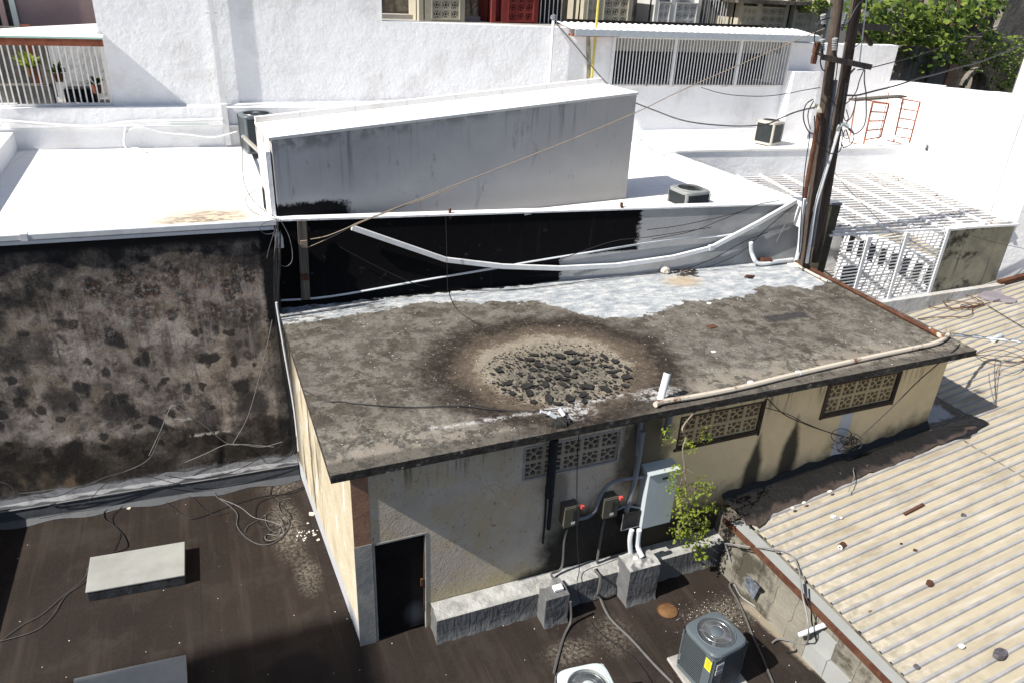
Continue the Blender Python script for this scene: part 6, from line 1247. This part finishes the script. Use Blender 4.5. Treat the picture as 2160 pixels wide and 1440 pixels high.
MB().tube(spline([up_(x, y, 12.5) for x, y in ((1697, 420), (1690, 470), (1686, 520), (1680, 548))]), .045, 8).build('white_sleeve', 'pvc', rc, smooth=True)
rc = thing('riser_conduit', up_(1705, 560), 'white riser conduit with a drooping weatherhead on the right pole', 'conduit')
MB().tube(spline([up_(x, y, 12.52) for x, y in ((1768, 278), (1752, 330), (1732, 395), (1719, 440), (1710, 500), (1702, 555))]), .038, 8).build('pipe_run', 'pvc', rc, smooth=True)
MB().tube(spline([up_(1766, 280, 12.85), up_(1770, 268, 12.5), up_(1780, 263, 12.48), up_(1789, 268, 12.45)]), .045, 8, .04).build('weatherhead', 'acw', rc, smooth=True)
rc = thing('riser_conduit', up_(1715, 500), 'blue-grey riser conduit between the two poles', 'conduit'); MB().tube([up_(1762, 170, 12.66), up_(1740, 330, 12.66), up_(1712, 520, 12.66)], .05, 8).build('pipe_run', 'pvcg', rc, smooth=True)
m = MB(); m.bar(up_(1772, 178, 12.9), up_(1803, 145, 12.9), .03, .03); tag(m.build('wooden_peg', 'rope'), 'pale wooden strut below the lower crossarm', 'strut')
c = up_(1700, 457, 12.9); tag(MB().box(c.x-.07, c.x+.07, c.y-.02, c.y, c.z-.07, c.z+.07).build('wooden_tag', 'rope'), 'small tan wooden block nailed to the left pole', 'block')
tag(MB().bar(up_(1813, 135, 12.9)+Vector((0, 0, 0)), up_(1828, 0, 12.9), .02).build('arm_stay', 'gauze'), 'thin white rod above the upper crossarm', 'rod')
Zp = lambda L: [(x/4.32+1660, y/4.32) for x, y in L]
pc = [([(640, 640), (760, 620), (1000, 560), (1150, 520), (1300, 470), (1700, 330), (2200, 140)], .012, 'thin wire from the lower crossarm to the upper right'),
 ([(540, 870), (640, 870), (800, 830), (1000, 780), (1200, 715), (1350, 680), (1550, 620), (1800, 550), (2200, 385)], .02, 'thick black cable running from the poles to the far right'),
 ([(300, 800), (150, 825), (0, 855), (-250, 880), (-560, 860), (-780, 800)], .010, 'thin wire from the poles leftwards past the grille'),
 ([(250, 985), (180, 995), (60, 1030), (-60, 1080), (-200, 1135), (-500, 1150), (-900, 1110), (-1200, 1010), (-1500, 880), (-1700, 700), (-1900, 450), (-2100, 220)], .018, 'thick black cable sagging left to the white service mast'),
 ([(240, 905), (170, 960), (150, 1080), (190, 1190), (240, 1225)], .013, 'left drip loop of black cable at the rusty riser'), ([(245, 920), (195, 1020), (195, 1110), (215, 1180)], .011, 'inner drip loop of black cable at the rusty riser'),
 ([(320, 480), (305, 560), (320, 630), (345, 650)], .014, 'short black lead below the left ribbed insulator'), ([(440, 470), (460, 560), (450, 680), (440, 740)], .012, 'black lead down the front pole'),
 ([(700, 640), (660, 740), (630, 840), (560, 930), (520, 950)], .012, 'black wire from crossarm to pole bracket'), ([(710, 640), (705, 740), (720, 850), (722, 960), (720, 1080), (690, 1170), (620, 1222), (560, 1180)], .013, 'long drip loop hanging from the lower crossarm'),
 ([(630, 880), (620, 960), (590, 1060), (550, 1110), (530, 1150)], .011, 'black wire dropping to the drooping weatherhead'), ([(560, 1170), (600, 1200), (610, 1260), (580, 1320), (520, 1345)], .012, 'tangled loop under the drooping weatherhead'), ([(500, 1180), (520, 1250), (560, 1265), (540, 1190), (520, 1210), (500, 1300), (515, 1350)], .011, 'small tangled loop under the drooping weatherhead'),
 ([(250, 1060), (260, 1220), (300, 1330), (400, 1400), (480, 1380), (500, 1300)], .013, 'low black loop across both poles'), ([(380, 880), (450, 980), (460, 1100), (430, 1250)], .010, 'thin wire across the gap between the poles'),
 ([(540, 760), (520, 900), (500, 1050), (480, 1140)], .012, 'twisted wire down the right side of the right pole'), ([(555, 770), (540, 900), (510, 1000), (530, 1100), (560, 1080), (540, 1000)], .010, 'kinked wire beside the right pole'),
 ([(400, 165), (300, 200), (250, 330), (262, 430)], .012, 'wire from the top of the front pole to the brown insulator'), ([(205, 1200), (200, 1300), (180, 1426), (150, 1700), (110, 2300)], .012, 'black cable down the left side of the rusty riser'),
 ([(700, 0), (640, 60), (560, 200), (500, 260)], .012, 'wire descending between the poles at the top edge'), ([(600, 445), (660, 400), (700, 360)], .010, 'short wire by the right pole under the brace')]
for k, (L, r, lb) in enumerate(pc):
    P = []
    n = len(L)
    for i, (x, y) in enumerate(Zp(L)):
        yy = 12.45
        if lb.startswith('thick black cable sagging'): yy = 12.45+(20.8-12.8)*(i/(n-1))**1.0
        if 'past the grille' in lb: yy = 12.5+5*(i/(n-1))
        if 'far right' in lb: yy = 12.45+1*(i/(n-1))
        P.append(up_(x, y, yy))
    wire(P, r, 'wire', lb, 'wire', 'pole_wire', 'wires on the utility poles')
wire([hit(x, y, PY(yy)) for (x, y), yy in zip(((655, 505), (690, 498), (735, 480), (765, 466), (900, 414), (1200, 297), (1345, 236), (1440, 190), (1600, 120), (1740, 60)), (13.5, 13.4, 13.3, 13.2, 13.1, 12.9, 12.75, 12.6, 12.5, 12.5))], .014, 'rope', 'tan rope stretched from the grey board up to the utility pole', 'rope', 'rope', sub=4)
wire([hit(x, y, PY(yy)) for (x, y), yy in zip(((650, 522), (700, 500), (765, 468), (880, 425), (962, 395)), (13.5, 13.4, 13.25, 13.1, 13.0))], .011, 'rope', 'shorter second rope strand knotted beside the long rope', 'rope', 'rope', sub=4)
for k, L in enumerate(([(1365, 485), (1440, 475), (1560, 448), (1600, 432), (1660, 420)], [(1375, 505), (1460, 488), (1520, 465), (1600, 432)], [(1490, 565), (1560, 535), (1620, 480), (1680, 430)], [(1440, 570), (1500, 548), (1570, 510), (1620, 490)], [(1180, 548), (1290, 510), (1370, 500), (1500, 480)])):
    wire(pw(L, -.1), .008, 'wire', ('highest', 'second', 'steepest', 'lowest', 'faint leftmost')[k]+' thin cable over the grey end of the parapet wall', 'cable', 'parapet_cable', 'thin cables over the grey end of the parapet')
wire([hit(x, y, PY(yy)) for (x, y), yy in zip(((1805, 0), (1700, 520)), (12.5, 12.5))], .008, 'wire', 'straight thin wire down the poles', 'wire', 'pole_wire')
wire([hit(x, y, PY(yy)) for (x, y), yy in zip(((1745, 345), (1790, 400), (1870, 480), (1900, 510)), (12.9, 12.9, 12.7, 12.6))], .006, 'wire', 'faint wire slanting over the cage roof', 'wire', 'pole_wire')
wire([hit(x, y, PY(12.4)) for x, y in ((2050, 498), (2100, 512), (2160, 525))], .006, 'wire', 'faint wire in front of the mouldy panel wall', 'wire', 'pole_wire')

# ================================================================== SCAFFOLD
sc = thing('red_scaffold', (17.9, 18.9, 5.0), 'rust-red ladder-frame scaffold on the far white roof', 'scaffold')
yS = 18.5
def sct(p, q, r=.02, n='tube', y0=yS, y1=None):
    a, b = hit(*p, PY(y0)), hit(*q, PY(y1 or y0)); MB().cyl(a, b, r, 6).build(n, 'oran', sc, smooth=True)
def frame(tlx, tly, trx, try_, blx, bly, brx, bry, y):
    A, B_, C_, D = hit(tlx, tly, PY(y)), hit(trx, try_, PY(y)), hit(blx, bly, PY(y)), hit(brx, bry, PY(y))
    f = MB(); f.cyl(A, C_, .03, 6); f.cyl(B_, D, .03, 6)
    for k in range(5): t_ = k/4.6; f.cyl(A.lerp(C_, t_), B_.lerp(D, t_), .022, 6)
    f.build('ladder_frame', 'oran', sc, smooth=True); return A, B_, C_, D
f1 = frame(1841, 216, 1875, 220, 1821, 307, 1855, 300, 18.55); f2 = frame(1905, 210, 1941, 216, 1885, 300, 1918, 304, 18.35)
sct((1806, 208), (1791, 300)); sct((1808, 209), (1875, 219)); sct((1791, 300), (1835, 312)); sct((1850, 292), (1900, 303)); sct((1890, 206), (1941, 216), y0=18.35); sct((1875, 195), (1852, 300), .016)
m = MB(); m.cyl(f1[1], f2[2], .01, 5); m.cyl(f1[3], f2[0], .01, 5); m.cyl(f2[0], f2[3], .01, 5); m.build('cross_brace', 'wallgrey', sc)
tag(MB().bar(hit(1797, 211, PY(18.3)), hit(1905, 203, PY(18.3)), .3, .05).build('scaffold_plank', 'board'), 'grey plank lying across the red scaffold', 'plank')

# ================================================================== TREE AND RUINS AT THE UPPER RIGHT
rn = thing('arched_ruin', (28, 30, 5), 'ruined masonry building with a small dark arch behind the white wall', 'ruin')
YR = 27.0
def rx(px, py=150): return hit(px, py, PY(YR))
a, b = rx(2040, 195), rx(2078, 195); ztp = rx(2055, 158).z; zbt = 3
xa, xb = rx(2030, 180).x, rx(2068, 180).x; cx = (xa+xb)/2; R_ = (xb-xa)/2; zc = rx(2045, 180).z
m = MB(); m.box(rx(1880).x, xa, YR, YR+.5, zbt, zc+2.2); m.box(xb, xb+14, YR, YR+.5, zbt, zc+2.2)
for k in range(10):
    a0, a1 = pi-pi*k/10, pi-pi*(k+1)/10; x0, x1 = cx+R_*cos(a0), cx+R_*cos(a1); z0, z1 = zc+R_*sin(a0), zc+R_*sin(a1); m.hexa([(x0, YR, z0), (x1, YR, z1), (x1, YR+.5, z1), (x0, YR+.5, z0)], [(x0, YR, zc+2.2), (x1, YR, zc+2.2), (x1, YR+.5, zc+2.2), (x0, YR+.5, zc+2.2)])
m.build('masonry', 'ruin', rn)
m = MB()
for k in range(11):
    a0, a1 = pi-pi*k/11, pi-pi*(k+1)/11; m.hexa([(cx+R_*cos(a0), YR-.25, zc+R_*sin(a0)), (cx+R_*cos(a1), YR-.25, zc+R_*sin(a1)), (cx+R_*cos(a1), YR-.002, zc+R_*sin(a1)), (cx+R_*cos(a0), YR-.002, zc+R_*sin(a0))], [(cx+R_*1.35*cos(a0), YR-.25, zc+R_*1.35*sin(a0)), (cx+R_*1.35*cos(a1), YR-.25, zc+R_*1.35*sin(a1)), (cx+R_*1.35*cos(a1), YR-.002, zc+R_*1.35*sin(a1)), (cx+R_*1.35*cos(a0), YR-.002, zc+R_*1.35*sin(a0))])
m.build('arch_ring', 'ruin2', rn); MB().box(xa-.2, xb+.2, YR+1.5, YR+1.6, zbt, zc+1).build('dark_inside', 'dark', rn)
rn2 = thing('tall_ruin_tower', (34, 33, 5), 'tall grey weathered tower wall at the top right corner', 'tower'); x0 = hit(2108, 60, PY(29)).x; MB().hexa([(x0-1.1, 29, 2), (x0+9, 29, 2), (x0+9, 31, 2), (x0-1.1, 31, 2)], [(x0+1.0, 29, 16), (x0+9, 29, 16), (x0+9, 31, 16), (x0+1.0, 31, 16)]).build('masonry', 'ruin2', rn2)
rn3 = thing('roofless_house', (26, 28.5, 5), 'roofless old house with orange doorposts behind the tree', 'ruin'); MB().box(hit(1880, 60, PY(29.5)).x, hit(2110, 60, PY(29.5)).x, 29.5, 29.8, 3, 16).build('back_wall', 'ruin', rn3)
for k, (px, w, mt) in enumerate(((1950, .5, 'ruin2'), (1985, .25, 'ruin2'), (2005, .3, 'salmon'), (2062, .35, 'salmon'), (2020, .9, 'dark'), (1965, .7, 'dark'), (2042, .5, 'ruin2'))):
    c = hit(px, 50, PY(29.3)); MB().box(c.x-w/2, c.x+w/2, 29.1+.02*k, 29.45, 8.2, 10.6).build('wall_strip', mt, rn3)
for px, w, zt_, mt in ((1965, 1.0, 7.3, 'ruin2'), (1915, 1.5, 7.6, 'ruin'), (1995, .5, 6.9, 'salmon')):
    c = hit(px, 185, PY(24.5)); o = MB().box(c.x-w/2, c.x+w/2, 24.4, 24.9, 4, zt_).build('broken_wall_stub', mt); tag(o, {1965: 'pale broken wall stub left of the arch', 1915: 'dark broken wall stub at the end of the white wall', 1995: 'orange-brown wall stub beside the arch'}[px], 'wall stub')
rs = random.Random(31)
def tree(name, label, blobs, trunk, per, ls, mats, y0, y1, seed):
    t = thing(name, trunk[0], label, 'tree'); r = random.Random(seed); m = MB(); 
    for q in trunk[1:]: m.tube(spline([trunk[0], Vector(trunk[0]).lerp(Vector(q), .5)+Vector((r.uniform(-.3, .3), 0, .3)), q]), .14, 7, .04)
    m.build('trunk', 'twig', t)
    for mi, mat in enumerate(mats):
        m = MB()
        for (px, py, sp) in blobs:
            for _ in range(per):
                yy = r.uniform(y0, y1); c = hit(px+r.gauss(0, sp), py+r.gauss(0, sp*.62), PY(yy)); d = Vector((r.uniform(-1, 1), r.uniform(-1, .2), r.uniform(-.9, .3))).normalized(); n_ = Vector((r.uniform(-.6, .3), r.uniform(-1, .1), r.uniform(.3, 1))); u = d.cross(n_).normalized(); L = ls*r.uniform(.6, 1.25); w = L*.42
                b = c+d*L*.35; m.v += [c, b+u*w, c+d*L*.75+u*w*.7, c+d*L, c+d*L*.75-u*w*.7, b-u*w]; k = len(m.v)-6; m.f.append(tuple(range(k, k+6))); m.mi.append(0)
        m.build('crown', mat, t)
blobs = [(x+rs.uniform(-12, 12), y+rs.uniform(-8, 8), 17) for x, y in ((1815, 12), (1850, 10), (1900, 8), (1950, 15), (2000, 12), (2050, 15), (2090, 10), (1840, 40), (1880, 45), (1920, 40), (1960, 50), (2010, 38), (2060, 42), (1870, 75), (1905, 80), (1940, 75), (1985, 80), (2020, 70), (1900, 105), (1935, 110), (1965, 112), (1990, 105), (1960, 135), (1990, 130), (2015, 120), (2080, 70), (1830, 70))]
tree('leafy_tree', 'large broad-leaved green tree overhanging the ruins at the top right', blobs, [(25, 26.5, 4), (24, 26, 8.4), (27, 26.5, 9), (22.5, 26, 9), (26, 26, 7.5)], 40, .28, ('leaft', 'leafd'), 24.2, 26.6, 5)
blobs2 = [(x, y, 14) for x, y in ((2110, 170), (2120, 140), (2135, 110), (2150, 90), (2140, 150), (2155, 130), (2125, 185), (2110, 115), (2070, 110), (2085, 130))]
tree('creeping_vine', 'dense small-leaved vine climbing the ruin above the white wall', blobs2, [(28, 26.8, 4), (29, 26.7, 8), (27.6, 26.7, 7)], 36, .15, ('leaft', 'leafd'), 25.2, 26.8, 6)
bush = [(1800, 60, 8), (1810, 80, 8), (1700, 10, 10), (1720, 15, 8), (1735, 5, 8)]
tree('wild_bush', 'small bush between the terrace huts and the utility poles', bush, [(19.5, 24, 7), (20, 24, 9)], 40, .16, ('leafd', 'leaft'), 23.4, 24.2, 7)

# ================================================================== BUILDINGS OUTSIDE THE FRAME (they throw the shade seen in it)
o = thing('tall_west_building', (-33, 0, -6), 'tall plain building out of frame that shades the near roof', 'building'); MB().box(-40, -26, -12, 6.40, -6, 27.5).build('wall', 'wallgrey', o)
o = thing('left_side_wall', (-5.5, 11, 0), 'side wall at the left edge that shades the dark roof', 'wall'); MB().box(-5.6, -5.05, 9.8, 13.4, 0, 1.12).build('masonry', 'wallgrey', o)
